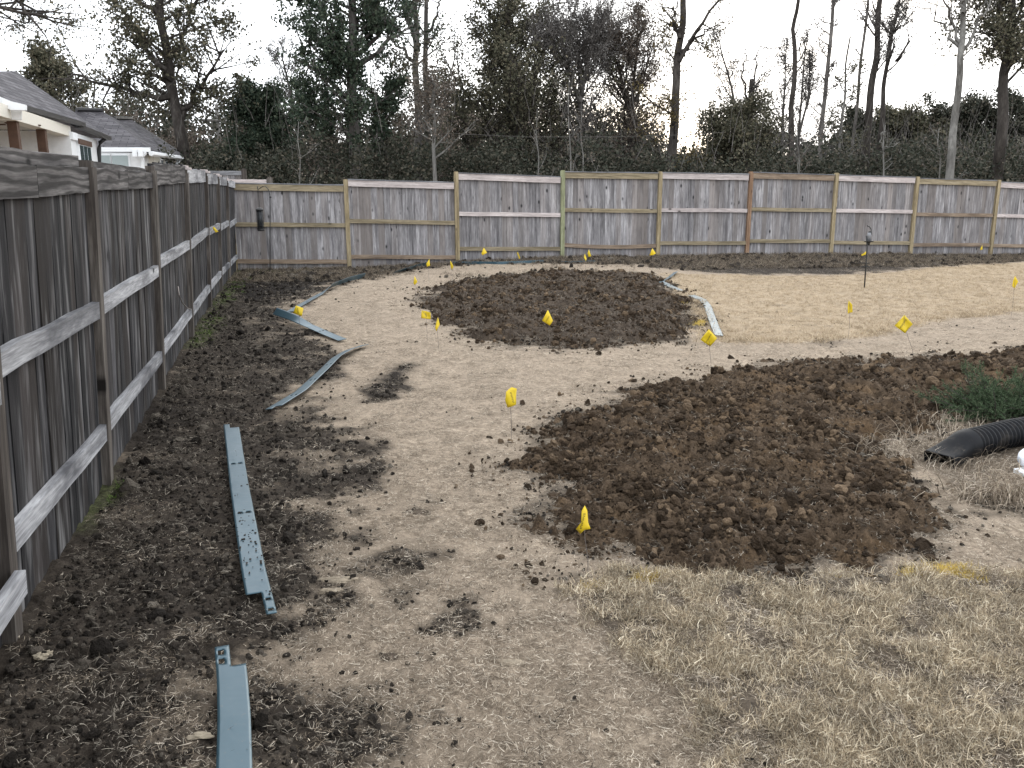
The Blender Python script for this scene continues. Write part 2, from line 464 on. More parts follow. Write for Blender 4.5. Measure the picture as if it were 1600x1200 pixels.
SPOTS = [(*gp([(px, py)])[0], rad_, am_) for px, py, rad_, am_ in ((720, 960, .14, .75), (655, 800, .10, .55), (612, 1030, .06, .6), (1262, 508, .16, .7), (1215, 478, .10, .5), (1180, 520, .2, .4), (705, 1150, .14, .4), (830, 1180, .2, .4),
                                                              (1490, 512, .3, .35), (1290, 536, .25, .45), (850, 700, .3, .4), (900, 900, .2, .5), (1560, 790, .2, .7), (1330, 535, .2, .4), (780, 540, .25, .35), (690, 470, .2, .4), (880, 1060, .12, .3), (500, 1080, .25, .4))]
def bedd(poly, x, y, seed):
    return sdist(poly, x, y) + fbm(x, y, 1.6, 4, seed) * .22 + fbm(x, y, 6, 4, seed + 1) * .17
def zones(x, y):
    wob = fbm(x, y, 1.4, 4, 3) * .22
    wob2 = fbm(x, y, 5.0, 3, 9) * .10
    d = sdist(Z_SOIL, x, y) + wob + wob2
    soil = sstep(.42, -.42, d - .10 + fbm(x, y, 3.0, 3, 19) * .26)
    soil = np.maximum(soil, .9 * sstep(.15, -.2, sdist(Z_SOIL2, x, y) + wob * .8 + wob2))
    gold = sstep(.10, -.10, sdist(Z_GOLD, x, y) + wob2 * .8)
    lawn = sstep(.06, -.06, sdist(Z_LAWN, x, y) + wob2 * .5)
    grey = sstep(.08, -.08, sdist(Z_GREY, x, y) + wob2 * .4)
    moss = np.zeros_like(x)
    for q in Z_MOSS: moss = np.maximum(moss, sstep(.12, -.15, sdist(q, x, y) + wob2))
    damp = np.maximum(sstep(.12, -.2, sdist(Z_DAMP, x, y) + wob + wob2), .55 * sstep(.12, -.2, sdist(Z_DAMP2, x, y) + wob))
    damp = np.maximum(damp, .7 * sstep(.1, -.25, sdist(Z_SOIL2, x, y) + wob * .5))
    # wear: small scuffed spots of bare soil in the scalped turf
    sp_ = np.zeros_like(x)
    for (cx_, cy_, rad_, am_) in SPOTS:
        sp_ = np.maximum(sp_, am_ * sstep(rad_ * 1.3, rad_ * .2, np.hypot(x - cx_, (y - cy_) * .8) + wob2 * 1.1 + wob * .3))
    soil = np.maximum(soil, sp_)
    soil *= 1 - .42 * sstep(.05, .6, fbm(x, y, 2.0, 4, 35)) * sstep(-1.6, 0, d)
    halo = np.minimum(bedd(Z_FRONT, x, y, 71), bedd(Z_ROUND, x, y, 91))
    soil = np.maximum(soil, .62 * sstep(.34, -.05, halo))
    soil = np.maximum(soil, .22 * sstep(.2, .6, fbm(x, y, 1.1, 4, 31)) * (1 - gold))
    return soil, gold, lawn, grey, moss, damp

def relief(x, y, r, soil, lawn):
    sp = r * .0055
    base = fbm(x, y, 1.1, 2, 41) * .018 + fbm(x, y, 9, 4, 43, sp) * .011
    rough = fbm(x, y, 5, 5, 51, sp) * .024 + fbm(x, y, 16, 3, 57, sp, True) * .009
    return base * (1 - soil * .3) + rough * soil + lawn * (.02 + fbm(x, y, 4, 3, 61, sp) * .02)

# ------------------------------------------------------------------ ground
def polar(th0, th1, nth, r0, r1, nr):
    th = np.radians(np.linspace(th0, th1, nth)); r = np.geomspace(r0, r1, nr)
    R, T = np.meshgrid(r, th, indexing='ij')
    i = np.arange(nr - 1)[:, None] * nth + np.arange(nth - 1)[None, :]
    f = np.stack([i, i + 1, i + nth + 1, i + nth], -1).reshape(-1, 4)[:, ::-1]
    return (R * np.sin(T)).ravel(), (R * np.cos(T)).ravel(), R.ravel(), f

gx, gy, gr, gf = polar(-44, 44, 500, 1.15, 34, 640)
soil, gold, lawn, grey, moss, damp = zones(gx, gy)
gz = G(gx, gy) + relief(gx, gy, gr, soil, lawn) * np.clip((34 - gr) / 6, 0, 1)
zone = np.stack([np.clip(soil, 0, 1), np.clip(gold, 0, 1), moss, damp], -1)
zone[:, 0] = np.maximum(zone[:, 0], np.maximum(.62 * lawn, .55 * grey))
V, Fc, Zn = [np.stack([gx, gy, gz], -1)], [gf], [zone]
def extra(th0, th1, nth, r0, r1, nr):
    x, y, r, f = polar(th0, th1, nth, r0, r1, nr)
    V.append(np.stack([x, y, G(x, y) - .004], -1)); Fc.append(f + sum(len(q) for q in V[:-1]))
    z = np.zeros((len(x), 4)); z[:, 0] = np.where(r > 34, .9, .2); Zn.append(z)
extra(-44, 44, 60, 34, 900, 30)
extra(44, 316, 120, 1.15, 900, 60)
extra(0, 360, 90, .01, 1.15, 4)
gme = mesh('ground', np.concatenate(V), np.concatenate(Fc), True)
a = gme.attributes.new('zone', 'FLOAT_COLOR', 'POINT')
a.data.foreach_set('color', np.concatenate(Zn).astype(np.float32).ravel())
tag(link('ground', gme, M_GROUND), 'scalped tan winter lawn with bare dark soil along the fences', kind='structure')

# ------------------------------------------------------------------ tilled beds
def bed(name, poly, height, m, label, seed, th, rr, n):
    x, y, r, f = polar(th[0], th[1], n[0], rr[0], rr[1], n[1])
    d = bedd(poly, x, y, seed)
    sp = r * .005
    prof = sstep(.10, -.55, d)
    lump = fbm(x, y, 1.3, 2, seed + 2) * .05 + fbm(x, y, 4, 4, seed + 4, sp) * .05 + fbm(x, y, 10, 5, seed + 9, sp, True) * .036
    z = G(x, y) + np.where(d < .12, -.02 + prof * (height + .02) + lump * sstep(.12, -.12, d), -.06)
    keep = (d[f] < .12).any(1)
    f = f[keep]
    used = np.unique(f); idx = np.full(len(x), -1); idx[used] = np.arange(len(used))
    me = mesh(name, np.stack([x, y, z], -1)[used], idx[f], True)
    return tag(link(name, me, m), label, kind='structure')
bed('soil_bed', Z_FRONT, .06, M_BED, 'mound of freshly tilled brown soil in front of the black drain pipe', 71, (-1, 42), (3.2, 10.5), (520, 480))
bed('soil_bed', Z_ROUND, .045, M_BED2, 'round island of tilled dark soil in the middle of the yard', 91, (-12, 18), (7.5, 17.5), (330, 240))

# ------------------------------------------------------------------ scattered stuff (instances of small clumps)
PROTO = bpy.data.collections.new('clump_sources')

def blade_clump(n, rad, lmin, lmax, lean, wid, curl, seed, flat=0.0):
    r = np.random.default_rng(seed)
    v, f = [], []
    for i in range(n):
        an = r.uniform(0, 2 * np.pi); q = rad * math.sqrt(r.uniform())
        ph = r.uniform(0, 2 * np.pi)
        base = np.array([q * math.cos(an), q * math.sin(an), r.uniform(0, flat)])
        L = r.uniform(lmin, lmax); el = np.clip(r.normal(lean[0], lean[1]), 2, 88)
        d = np.array([math.cos(ph), math.sin(ph), 0]); side = np.array([-d[1], d[0], 0])
        pts = [base]; e = math.radians(el); tw = r.normal(0, .5)
        for k in range(3):
            dd = d * math.cos(tw * k) + side * math.sin(tw * k)
            pts.append(pts[-1] + (dd * math.cos(e) + np.array([0, 0, math.sin(e)])) * L / 3)
            e -= math.radians(r.uniform(0, curl))
        ws = wid * r.uniform(.6, 1.3) * np.array([1, .9, .65, .15])
        s0 = len(v)
        upv = np.array([0, 0, 1.]) * r.uniform(-.6, .6)
        for q_, w_ in zip(pts, ws):
            sd = side + upv; sd /= np.linalg.norm(sd)
            v += [q_ - sd * w_ / 2, q_ + sd * w_ / 2]
        for k in range(3): f.append((s0 + 2 * k, s0 + 2 * k + 1, s0 + 2 * k + 3, s0 + 2 * k + 2))
    return mesh('clump', np.array(v), np.array(f))

def clod_mesh(seed, sub=1):
    bm = bmesh.new()
    bmesh.ops.create_icosphere(bm, subdivisions=sub + 1, radius=1)
    r = np.random.default_rng(seed); o = r.uniform(0, 50, 3)
    sx = r.uniform(.6, 1.25, 3) * np.array([1, 1, .7])
    for q in bm.verts:
        c = np.array(q.co)
        k = 1 + .45 * float(noise(np.array([c[0] * 1.3 + o[0] + c[2]]), np.array([c[1] * 1.3 + o[1] - c[2]]))[0]) + .25 * float(noise(np.array([c[0] * 3 + o[2]]), np.array([c[1] * 3 + c[2] * 2]))[0])
        q.co = Vector(c * k * sx)
    me = bpy.data.meshes.new('clod'); bm.to_mesh(me); bm.free()
    return me

def protos(tag_, meshes, m):
    c = bpy.data.collections.new(tag_)
    for i, me in enumerate(meshes):
        me.materials.clear(); me.materials.append(m)
        o = bpy.data.objects.new('clump_source', me); c.objects.link(o)
    return c

def scatter(name, pts, rot, scl, coll, n_var, label):
    me = bpy.data.meshes.new(name)
    me.vertices.add(len(pts)); me.vertices.foreach_set('co', np.asarray(pts, np.float32).ravel())
    for nm, ty, dat, key in (('rot', 'FLOAT_VECTOR', rot, 'vector'), ('scl', 'FLOAT', scl, 'value')):
        q = me.attributes.new(nm, ty, 'POINT'); q.data.foreach_set(key, np.asarray(dat, np.float32).ravel())
    q = me.attributes.new('idx', 'INT', 'POINT'); q.data.foreach_set('value', RNG.integers(0, n_var, len(pts)).astype(np.int32))
    o = link(name, me)
    ng = bpy.data.node_groups.new(name + '_scatter', 'GeometryNodeTree')
    ng.interface.new_socket('Geometry', in_out='INPUT', socket_type='NodeSocketGeometry')
    ng.interface.new_socket('Geometry', in_out='OUTPUT', socket_type='NodeSocketGeometry')
    n = ng.nodes
    gi, go = n.new('NodeGroupInput'), n.new('NodeGroupOutput')
    ci = n.new('GeometryNodeCollectionInfo'); ci.inputs['Collection'].default_value = coll
    ci.inputs['Separate Children'].default_value = True; ci.inputs['Reset Children'].default_value = True
    ip = n.new('GeometryNodeInstanceOnPoints'); ip.inputs['Pick Instance'].default_value = True
    def na(nm, ty):
        q = n.new('GeometryNodeInputNamedAttribute'); q.data_type = ty; q.inputs['Name'].default_value = nm
        return q.outputs['Attribute']
    e2r = n.new('FunctionNodeEulerToRotation')
    ng.links.new(gi.outputs[0], ip.inputs['Points']); ng.links.new(ci.outputs[0], ip.inputs['Instance'])
    ng.links.new(na('idx', 'INT'), ip.inputs['Instance Index'])
    ng.links.new(na('rot', 'FLOAT_VECTOR'), e2r.inputs[0]); ng.links.new(e2r.outputs[0], ip.inputs['Rotation'])
    ng.links.new(na('scl', 'FLOAT'), ip.inputs['Scale']); ng.links.new(ip.outputs[0], go.inputs[0])
    md = o.modifiers.new('scatter', 'NODES'); md.node_group = ng
    return tag(o, label, kind='stuff')

# surface heights for scattering: nearest ground vertex of the polar grid (+ beds)
def bedlift(x, y):
    out = np.zeros_like(x)
    for poly, h, s in ((Z_FRONT, .06, 71), (Z_ROUND, .045, 91)):
        d = bedd(poly, x, y, s)
        sp = np.hypot(x, y) * .005
        lump = fbm(x, y, 1.3, 2, s + 2) * .05 + fbm(x, y, 4, 4, s + 4, sp) * .05 + fbm(x, y, 10, 5, s + 9, sp, True) * .036
        out = np.maximum(out, np.where(d < .12, -.02 + sstep(.10, -.55, d) * (h + .02) + lump * sstep(.12, -.12, d), 0))
    return out
def bedmask(x, y):
    d1 = bedd(Z_FRONT, x, y, 71)
    d2 = bedd(Z_ROUND, x, y, 91)
    return sstep(.08, -.12, d1), sstep(.08, -.12, d2), d1, d2

FENCE_A = np.array([-6.0, 19.08]); FENCE_E = np.array([-.247, .969]); REAR_E = np.array([.967, .2548])
def inside(x, y):                      # on the yard side of both fences
    n1 = (x - FENCE_A[0]) * FENCE_E[1] - (y - FENCE_A[1]) * FENCE_E[0]
    n2 = (x - FENCE_A[0]) * REAR_E[1] - (y - FENCE_A[1]) * REAR_E[0]
    return (n1 > .06) & (n2 > .06)

def sample(n, r0, r1, th=40, power=1.0):
    th_ = np.radians(RNG.uniform(-th, th, n))
    u = RNG.uniform(0, 1, n)
    k = 2 - power                      # density falls off as r^-power
    r = (r0 ** k + u * (r1 ** k - r0 ** k)) ** (1 / k) if abs(k) > 1e-6 else r0 * (r1 / r0) ** u
    x, y = r * np.sin(th_), r * np.cos(th_)
    ok = inside(x, y)
    return x[ok], y[ok], r[ok]

def surf(x, y, r, z):
    return G(x, y) + relief(x, y, r, z[0], z[2])

def rots(n, tilt=12):
    return np.stack([np.radians(RNG.normal(0, tilt, n)), np.radians(RNG.normal(0, tilt, n)), RNG.uniform(0, 2 * np.pi, n)], -1)

C_FLAT = [blade_clump(20, .055, .010, .045, (8, 9), .0021, 18, s, .006) for s in range(8)]
C_FLATD = [blade_clump(11, .05, .010, .048, (10, 12), .0021, 16, 120 + s, .008) for s in range(6)]; C_FLATB = [me.copy() for me in C_FLAT]
C_TUFT = [blade_clump(42, .042, .014, .052, (42, 28), .0019, 34, 20 + s, .012) for s in range(8)]
C_TUFTY = [me.copy() for me in C_TUFT]
C_SHORT = [blade_clump(22, .06, .02, .05, (40, 22), .0034, 18, 40 + s, .004) for s in range(5)]
C_WEED = [blade_clump(14, .05, .02, .05, (35, 18), .009, 20, 60 + s, .01) for s in range(4)]
K_FLAT = protos('flat_straw', C_FLAT, M_STRAWG)
K_FLATD = protos('dark_straw', C_FLATD, M_STRAWD)
K_TUFT = protos('lawn_tufts', C_TUFT, M_STRAW)
K_TUFTY = protos('yellow_tufts', C_TUFTY, M_YEL)
K_SHORT = protos('short_tufts', C_SHORT, M_GOLD)
K_WEED = protos('weeds', C_WEED, M_WEED)
K_CLOD = protos('clods', [clod_mesh(s) for s in range(8)], M_CLOD)
K_CLODG = protos('grey_clods', [clod_mesh(20 + s) for s in range(8)], M_CLODG)

# short straw thatch over the scalped turf
x, y, r = sample(95000, 1.5, 20, power=1.45)
z = zones(x, y); b1, b2, _, _ = bedmask(x, y)
keep = RNG.uniform(0, 1, len(x)) < (1 - z[0] * .96) * (1 - z[1] * .7) * (1 - np.maximum(b1, b2)) * (.55 + .45 * sstep(-.3, .3, fbm(x, y, 2.5, 3, 77)))
x, y, r = x[keep], y[keep], r[keep]
scatter('straw_thatch', np.stack([x, y, surf(x, y, r, [q[keep] for q in z]) + .002], -1), rots(len(x), 7), RNG.uniform(.5, 1.05, len(x)) * (1 + r * .02), K_FLAT, 8,
        'short flattened straw covering the worn tan path')

# darker and sparser straw mixed into the soil strip and the beds
x, y, r = sample(75000, 1.5, 20, power=1.4)
z = zones(x, y); b1, b2, _, _ = bedmask(x, y)
keep = RNG.uniform(0, 1, len(x)) < np.maximum(z[0] * .62 * (1 - z[5] * .8) * (.25 + .75 * sstep(-.3, .35, fbm(x, y, 1.8, 3, 78))), np.maximum(b1 * .22, b2 * .80))
x, y, r = x[keep], y[keep], r[keep]; zk = [q[keep] for q in z]
scatter('straw_litter', np.stack([x, y, np.maximum(surf(x, y, r, zk), G(x, y) + bedlift(x, y)) + .004], -1), rots(len(x), 16), RNG.uniform(.5, 1.1, len(x)) * (1 + r * .02), K_FLATD, 6,
        'broken dark straw lying in the bare soil along the fence')

# uncut lawn in the near right corner
x, y, r = sample(46000, 1.6, 5.2, th=42, power=.6)
z = zones(x, y)
keep = (RNG.uniform(0, 1, len(x)) < z[2] * (.12 + .88 * sstep(-.30, .25, fbm(x, y, 4.5, 4, 79)))) & (bedmask(x, y)[0] < .5)
x, y, r = x[keep], y[keep], r[keep]
scatter('lawn_grass', np.stack([x, y, surf(x, y, r, [q[keep] for q in z])], -1), rots(len(x), 24), np.clip(np.exp(RNG.normal(-.15, .3, len(x))), .4, 1.25), K_TUFT, 8,
        'shaggy uncut straw coloured grass in the near right corner')

# pale lawn behind the island bed
x, y, r = sample(60000, 6.5, 24, power=.7)
z = zones(x, y)
keep = (RNG.uniform(0, 1, len(x)) < z[1] * .95) & (bedmask(x, y)[1] < .3)
x, y, r = x[keep], y[keep], r[keep]
edge = sstep(.5, 0, -sdist(Z_GOLD, x, y)) * (y < 12.5)
scatter('dormant_lawn', np.stack([x, y, G(x, y) + fbm(x, y, 1.1, 2, 41) * .018], -1), rots(len(x), 8), RNG.uniform(.6, 1.0, len(x)) * (1 + edge * .8), K_SHORT, 5,
        'pale golden dormant lawn between the island bed and the rear fence')

# yellow marking paint on grass at the bed edges
yp = []
for (px, py, sx, n_) in ((1470, 903, 42, 230), (1010, 910, 28, 100), (930, 925, 18, 25), (1090, 505, 14, 45), (1068, 474, 8, 16), (1310, 915, 12, 14)):
    for _ in range(n_):
        q = at(px + random.gauss(0, sx * .55), py + random.gauss(0, sx * .14))
        yp.append(q)
yp = np.array(yp)
scatter('painted_grass', yp, rots(len(yp), 12), RNG.uniform(.6, 1.0, len(yp)), K_TUFTY, 6, 'yellow sprayed grass marking the bed edges')

# low weeds by the left fence
x, y, r = sample(30000, 2, 20, power=1.0)
z = zones(x, y)
keep = RNG.uniform(0, 1, len(x)) < z[4] * .8
x, y, r = x[keep], y[keep], r[keep]
scatter('low_weeds', np.stack([x, y, surf(x, y, r, [q[keep] for q in z])], -1), rots(len(x), 12), RNG.uniform(.5, 1.1, len(x)), K_WEED, 4, 'low green weeds at the foot of the left fence')

# rough turf and clods of the strip along the rear fence
s_ = RNG.uniform(0, 24, 34000); o_ = RNG.uniform(.12, 4.0, 34000)
x = -6 + REAR_E[0] * s_ + REAR_E[1] * o_; y = 19.08 + REAR_E[1] * s_ - REAR_E[0] * o_; r = np.hypot(x, y)
z = zones(x, y)
cl = fbm(x, y, 1.3, 3, 83)
keep = (RNG.uniform(0, 1, len(x)) < z[0] * (.25 + .75 * sstep(-.2, .3, cl))) & inside(x, y)
xk, yk, rk = x[keep], y[keep], r[keep]; zk = [q[keep] for q in z]
hk_ = G(xk, yk) + relief(xk, yk, rk, zk[0], zk[2])
half = np.arange(len(xk)) % 5 < 3
scatter('rear_turf', np.stack([xk, yk, hk_ + .01], -1)[half], rots(int(half.sum()), 30), RNG.uniform(.9, 2.0, int(half.sum())), protos('dull_tufts', [me.copy() for me in C_TUFT[:4]], M_STRAWR), 4, 'dull brown dead turf in the strip along the rear fence')
sz = np.clip(np.exp(RNG.normal(math.log(.022), .55, int((~half).sum()))), .008, .085)
scatter('rear_clods', np.stack([xk, yk, hk_], -1)[~half] + np.stack([sz * 0, sz * 0, sz * .25], -1), RNG.uniform(0, 6.28, (len(sz), 3)), sz, K_CLODG, 8, 'dark lumps of sod in the strip along the rear fence')

# clods of the beds
x, y, r = sample(250000, 3, 17, power=1.2)
b1, b2, d1, d2 = bedmask(x, y)
keep = RNG.uniform(0, 1, len(x)) < np.maximum(b1, b2 * .6) + .20 * np.maximum(sstep(.55, 0, d1), sstep(.55, 0, d2)) ** 1.5
x, y, r, b1 = x[keep], y[keep], r[keep], b1[keep]
cls = sstep(-.25, .4, fbm(x, y, 2.2, 4, 87))
s = np.exp(RNG.normal(math.log(.0036), .62, len(x)) + cls * 1.0); s = np.clip(s, .0018, .036) * (1 + .04 * r) * np.where(np.minimum(d1, d2)[keep] > 0, .75, 1)
scatter('bed_clods', np.stack([x, y, G(x, y) + bedlift(x, y) + s * .2], -1), RNG.uniform(0, 6.28, (len(x), 3)), s, K_CLOD, 8, 'crumbly clods of turned brown soil on the beds')
# crumbs of the soil strip and few on the path
x, y, r = sample(230000, 1.5, 17, power=1.35)
z = zones(x, y)
keep = RNG.uniform(0, 1, len(x)) < np.maximum(np.clip(z[0], 0, 1) ** 2.2 * .66, .0010)
x, y, r = x[keep], y[keep], r[keep]
s = np.clip(np.exp(RNG.normal(math.log(.0042), .62, len(x))), .002, .008 + .022 * np.clip(z[0][keep], 0, 1) ** 2) * (1 + .06 * r)
clear = np.ones(len(x), bool)
for pl in ([(361, 664), (374, 760), (396, 890), (412, 962)], [(358, 1010), (363, 1060), (366, 1200), (366, 1260)], [(424, 640), (470, 612), (505, 580), (545, 548), (570, 540)]):
    q_ = gp(pl)
    for a_, b_ in zip(q_[:-1], q_[1:]):
        e_ = b_ - a_; t_ = np.clip(((x - a_[0]) * e_[0] + (y - a_[1]) * e_[1]) / (e_ @ e_), 0, 1)
        clear &= np.hypot(x - a_[0] - t_ * e_[0], y - a_[1] - t_ * e_[1]) > .05 + s * .8
x, y, r, s = x[clear], y[clear], r[clear], s[clear]; z = [q[keep][clear] for q in z]; keep = slice(None)
scatter('soil_crumbs', np.stack([x, y, surf(x, y, r, [q[keep] for q in z]) + s * .25], -1), RNG.uniform(0, 6.28, (len(x), 3)), s, K_CLODG, 8, 'grey brown soil crumbs along the left fence')

# ------------------------------------------------------------------ fences
def frame(e, lean):
    e3 = Vector((e[0], e[1], 0)).normalized()
    u = Vector((lean, 0, 1.0)).normalized()
    u = (u - e3 * u.dot(e3)).normalized()
    n = e3.cross(u).normalized()          # points to the yard for the left fence (e going away)
    return e3, n, u

def on_plane(px, py, p0, n):
    d = Vector(ray(px, py)); o = Vector(CAMP)
    return o + d * ((Vector(p0) - o).dot(n) / d.dot(n))

BOARD_ME = {}
def board_mesh(wid, h, th, seed):
    r = random.Random(seed)
    hw = wid / 2; v = []
    for k in range(4):                  # slight bow along the length
        z_ = h * k / 3; bow = r.uniform(-.004, .004) * (k in (1, 2)); tw = r.uniform(-.003, .003)
        for (sx, sy) in ((-1, 0), (1, 0), (1, 1), (-1, 1)):
            v.append((sx * hw + bow * .6, sy * th + bow + sx * tw, z_ + (r.uniform(-.006, .006) if k == 3 and sy == 0 and sx == 1 else 0)))
    f = [(3, 2, 1, 0), (12, 13, 14, 15)]
    for k in range(3):
        for j in range(4):
            f.append((k * 4 + j, k * 4 + (j + 1) % 4, k * 4 + 4 + (j + 1) % 4, k * 4 + 4 + j))
    return mesh('board', np.array(v), f)

def beam_mesh(L, th, h, seed=0, bow=0.0, sag=0.0):
    r = random.Random(seed); v = []; n = 6
    for k in range(n + 1):
        t = k / n; x_ = L * t; s_ = math.sin(math.pi * t)
        j = r.uniform(-.004, .004)
        for (sy, sz) in ((0, 0), (1, 0), (1, 1), (0, 1)):
            v.append((x_, sy * th + bow * s_, sz * h + sag * s_ + j + (r.uniform(-.003, .003) if sz else 0)))
    f = [(0, 1, 2, 3), tuple(n * 4 + j for j in (3, 2, 1, 0))]
    for k in range(n):
        for j in range(4):
            f.append((k * 4 + j, k * 4 + 4 + j, k * 4 + 4 + (j + 1) % 4, k * 4 + (j + 1) % 4))
    return mesh('rail', np.array(v), f)

def M4(o, x, y, z):
    return Matrix(((x[0], y[0], z[0], o[0]), (x[1], y[1], z[1], o[1]), (x[2], y[2], z[2], o[2]), (0, 0, 0, 1)))

def beam(fence, name, a, b, n, th, h, m, seed=0, sag=0.0, back=True):
    """timber whose yard-side top edge runs a->b; thickness goes away from the yard"""
    a, b = Vector(a), Vector(b)
    ex = (b - a); L = ex.length; ex.normalize()
    yv = -n
    zv = ex.cross(yv).normalized()
    if zv.z < 0: zv = -zv
    me = beam_mesh(L, th, h, seed, 0, sag)
    if ex.cross(yv).z < 0: me.flip_normals()
    o = link(name, me, m)
    put(o, fence, M4(a - zv * h, ex, yv, zv))
    return o

# ---- rear fence
RE, RN, RU = frame(REAR_E, 0)
RN = -RN if RN.y > 0 else RN
rear0 = Vector((-6.0, 19.08, 0))
RP = [(369, 424, 290), (546, 417, 280), (715, 410, 268), (878, 401, 266), (1027, 402, 268), (1166, 399, 268), (1297, 398, 270), (1421, 399, 276), (1546, 399, 281)]
rear = empty('wooden_fence', (-6.0, 19.08, 0), 'tall weathered grey board fence with golden posts across the back of the yard', 'fence')
def rear_pt(px, py, off=0.0): return on_plane(px, py, rear0 + RN * off, RN)
posts = []
for i, (px, pb, pt) in enumerate(RP):
    b = rear_pt(px, pb); t = rear_pt(px + (pb - pt) * (px - 800) / 5600, pt)
    posts.append((b, t))
posts.append((posts[-1][0] + RE * 2.46 - Vector((0, 0, .06)), posts[-1][1] + RE * 2.46 - Vector((0, 0, .06))))
for i, (b, t) in enumerate(posts):
    g = Geo(); L = t.z - b.z + .35
    hw = .047
    g.box(None, (-hw, -hw, 0), (hw, hw, L - .012)); g.box(None, (-hw + .01, -hw + .01, L - .012), (hw - .01, hw - .01, L))
    o = g.build('post', W_POSTG if i == 3 else (W_POSTR if i == 5 else W_POST))
    put(o, rear, M4(Vector((b.x, b.y, b.z - .35)), RE, -RN, Vector((t.x - b.x, 0, t.z - b.z)).normalized()))
TRIM = [((369, 287), (537, 290)), ((543, 281), (708, 286)), ((716, 271), (874, 277)), ((883, 269), (1028, 271)), ((1036, 270), (1170, 273)), ((1178, 270), (1302, 274)),
        ((1310, 274), (1429, 278)), ((1437, 279), (1552, 283)), ((1560, 285), (1690, 290))]
MIDR = [((371, 347), (538, 349)), ((546, 342), (709, 345)), ((718, 331), (874, 333)), ((882, 325), (1027, 327)), ((1034, 325), (1168, 326)), ((1175, 324), (1299, 326)),
        ((1306, 326), (1426, 328)), ((1431, 332), (1549, 334)), ((1556, 334), (1690, 337))]
BOTR = [((373, 405), (541, 406)), ((549, 398), (711, 399)), ((718, 385.5), (874, 386)), ((880, 380), (1025, 381)), ((1031, 377), (1164, 377)), ((1170, 374), (1296, 374)),
        ((1302, 376), (1418, 377)), ((1424, 380), (1545, 380)), ((1551, 381), (1690, 382))]
RM = [(W_OLIVE, W_OLIVE, W_BROWN), (W_PALE, W_OLIVE, W_BROWN), (W_PALE, W_PALE, W_OLIVE), (W_OLIVE, W_OLIVE, W_BROWN), (W_PALE, W_PALE, W_OLIVE), (W_BROWN, W_OLIVE, W_OLIVE),
      (W_PALE, W_PALE, W_OLIVE), (W_OLIVE, W_BROWN, W_BROWN), (W_PALE, W_PALE, W_BROWN)]
BME = [board_mesh(w_, 2.02, .017, k) for k, w_ in enumerate((.139, .139, .139, .132, .141))]
for i in range(9):
    (b0, t0), (b1_, t1_) = posts[i], posts[i + 1]
    c0, c1 = b0 + RE * .05, b1_ - RE * .05
    def on(px, py, at_x):                 # height on the fence plane, at the panel's end
        return rear_pt(px, py, .035).z
    ends = []
    for row, m, h, th in ((TRIM, RM[i][0], .135, .02), (MIDR, RM[i][1], .092, .038), (BOTR, RM[i][2], .092, .038)):
        (pa, ya), (pb, yb) = row[i]
        za, zb = on(pa, ya, 0), on(pb, yb, 1)
        A = Vector((c0.x, c0.y, za)) + RN * .036; B = Vector((c1.x, c1.y, zb)) + RN * .036
        nm = 'trim_board' if row is TRIM else 'rail'
        beam(rear, nm, A, B, RN, th, h, m, i * 7 + len(ends), sag=(-.035 if (row is BOTR and i == 3) else 0))
        ends.append((za, zb))
    # thin weathered cap on top of the trim
    za, zb = ends[0]
    A = Vector((c0.x, c0.y, za + .024)) + RN * .05; B = Vector((c1.x, c1.y, zb + .024)) + RN * .05
    beam(rear, 'cap_board', A, B, RN, .10, .022, W_CAPG, i)
    L = (c1 - c0).to_2d().length + .1
    nb = int(math.ceil(L / .1405)); step = L / nb
    for k in range(nb):
        t_ = (k + .5) / nb
        zt = za + (zb - za) * t_ - .004
        o = link('board', BME[random.randrange(5)], W_REAR)
        p_ = b0 + RE * (step * (k + .5)) + RN * (-.022 + random.uniform(-.003, .003))
        ang = random.gauss(0, .0025)
        put(o, rear, M4(Vector((p_.x, p_.y, zt - 2.02)), RE, -RN, Vector((0, 0, 1))) @ Matrix.Rotation(ang, 4, 'Y'))

# ---- left fence
LE, LN, LU = frame(FENCE_E, .087 / 1.8)
LN = -LN if LN.x < 0 else LN
left0 = Vector((-6.0, 19.08, .08))
left = empty('wooden_fence', (-2.42, 5.04, 0), 'dark stained board fence with bleached rails running down the left side', 'fence')
def left_pt(px, py, off=0.0): return on_plane(px, py, left0 + LN * off, LN)
LP = [(27, 945, None), (175, 735, 256), (258, 592, 262), (303, 517, 266), (331, 478, 270), (348, 453, 275), (361, 435, 281)]
lpost = []
for px, pb, pt in LP:
    b = left_pt(px, pb, .045)
    t = left_pt(px - 10, pt, .045) if pt else None
    L = (t - b).dot(LU) if t else 1.86
    lpost.append((b, L))
b00 = lpost[0][0] - LE * 2.42
lpost.insert(0, (b00, 1.9))
for k, (b, L) in enumerate(lpost):
    g = Geo()
    g.box(None, (-.045, 0, -.3), (.045, .09, L - .03)); g.box(None, (-.033, .012, L - .03), (.033, .078, L + .005))
    put(g.build('post', W_LPOST), left, M4(b, LE, -LN, LU))
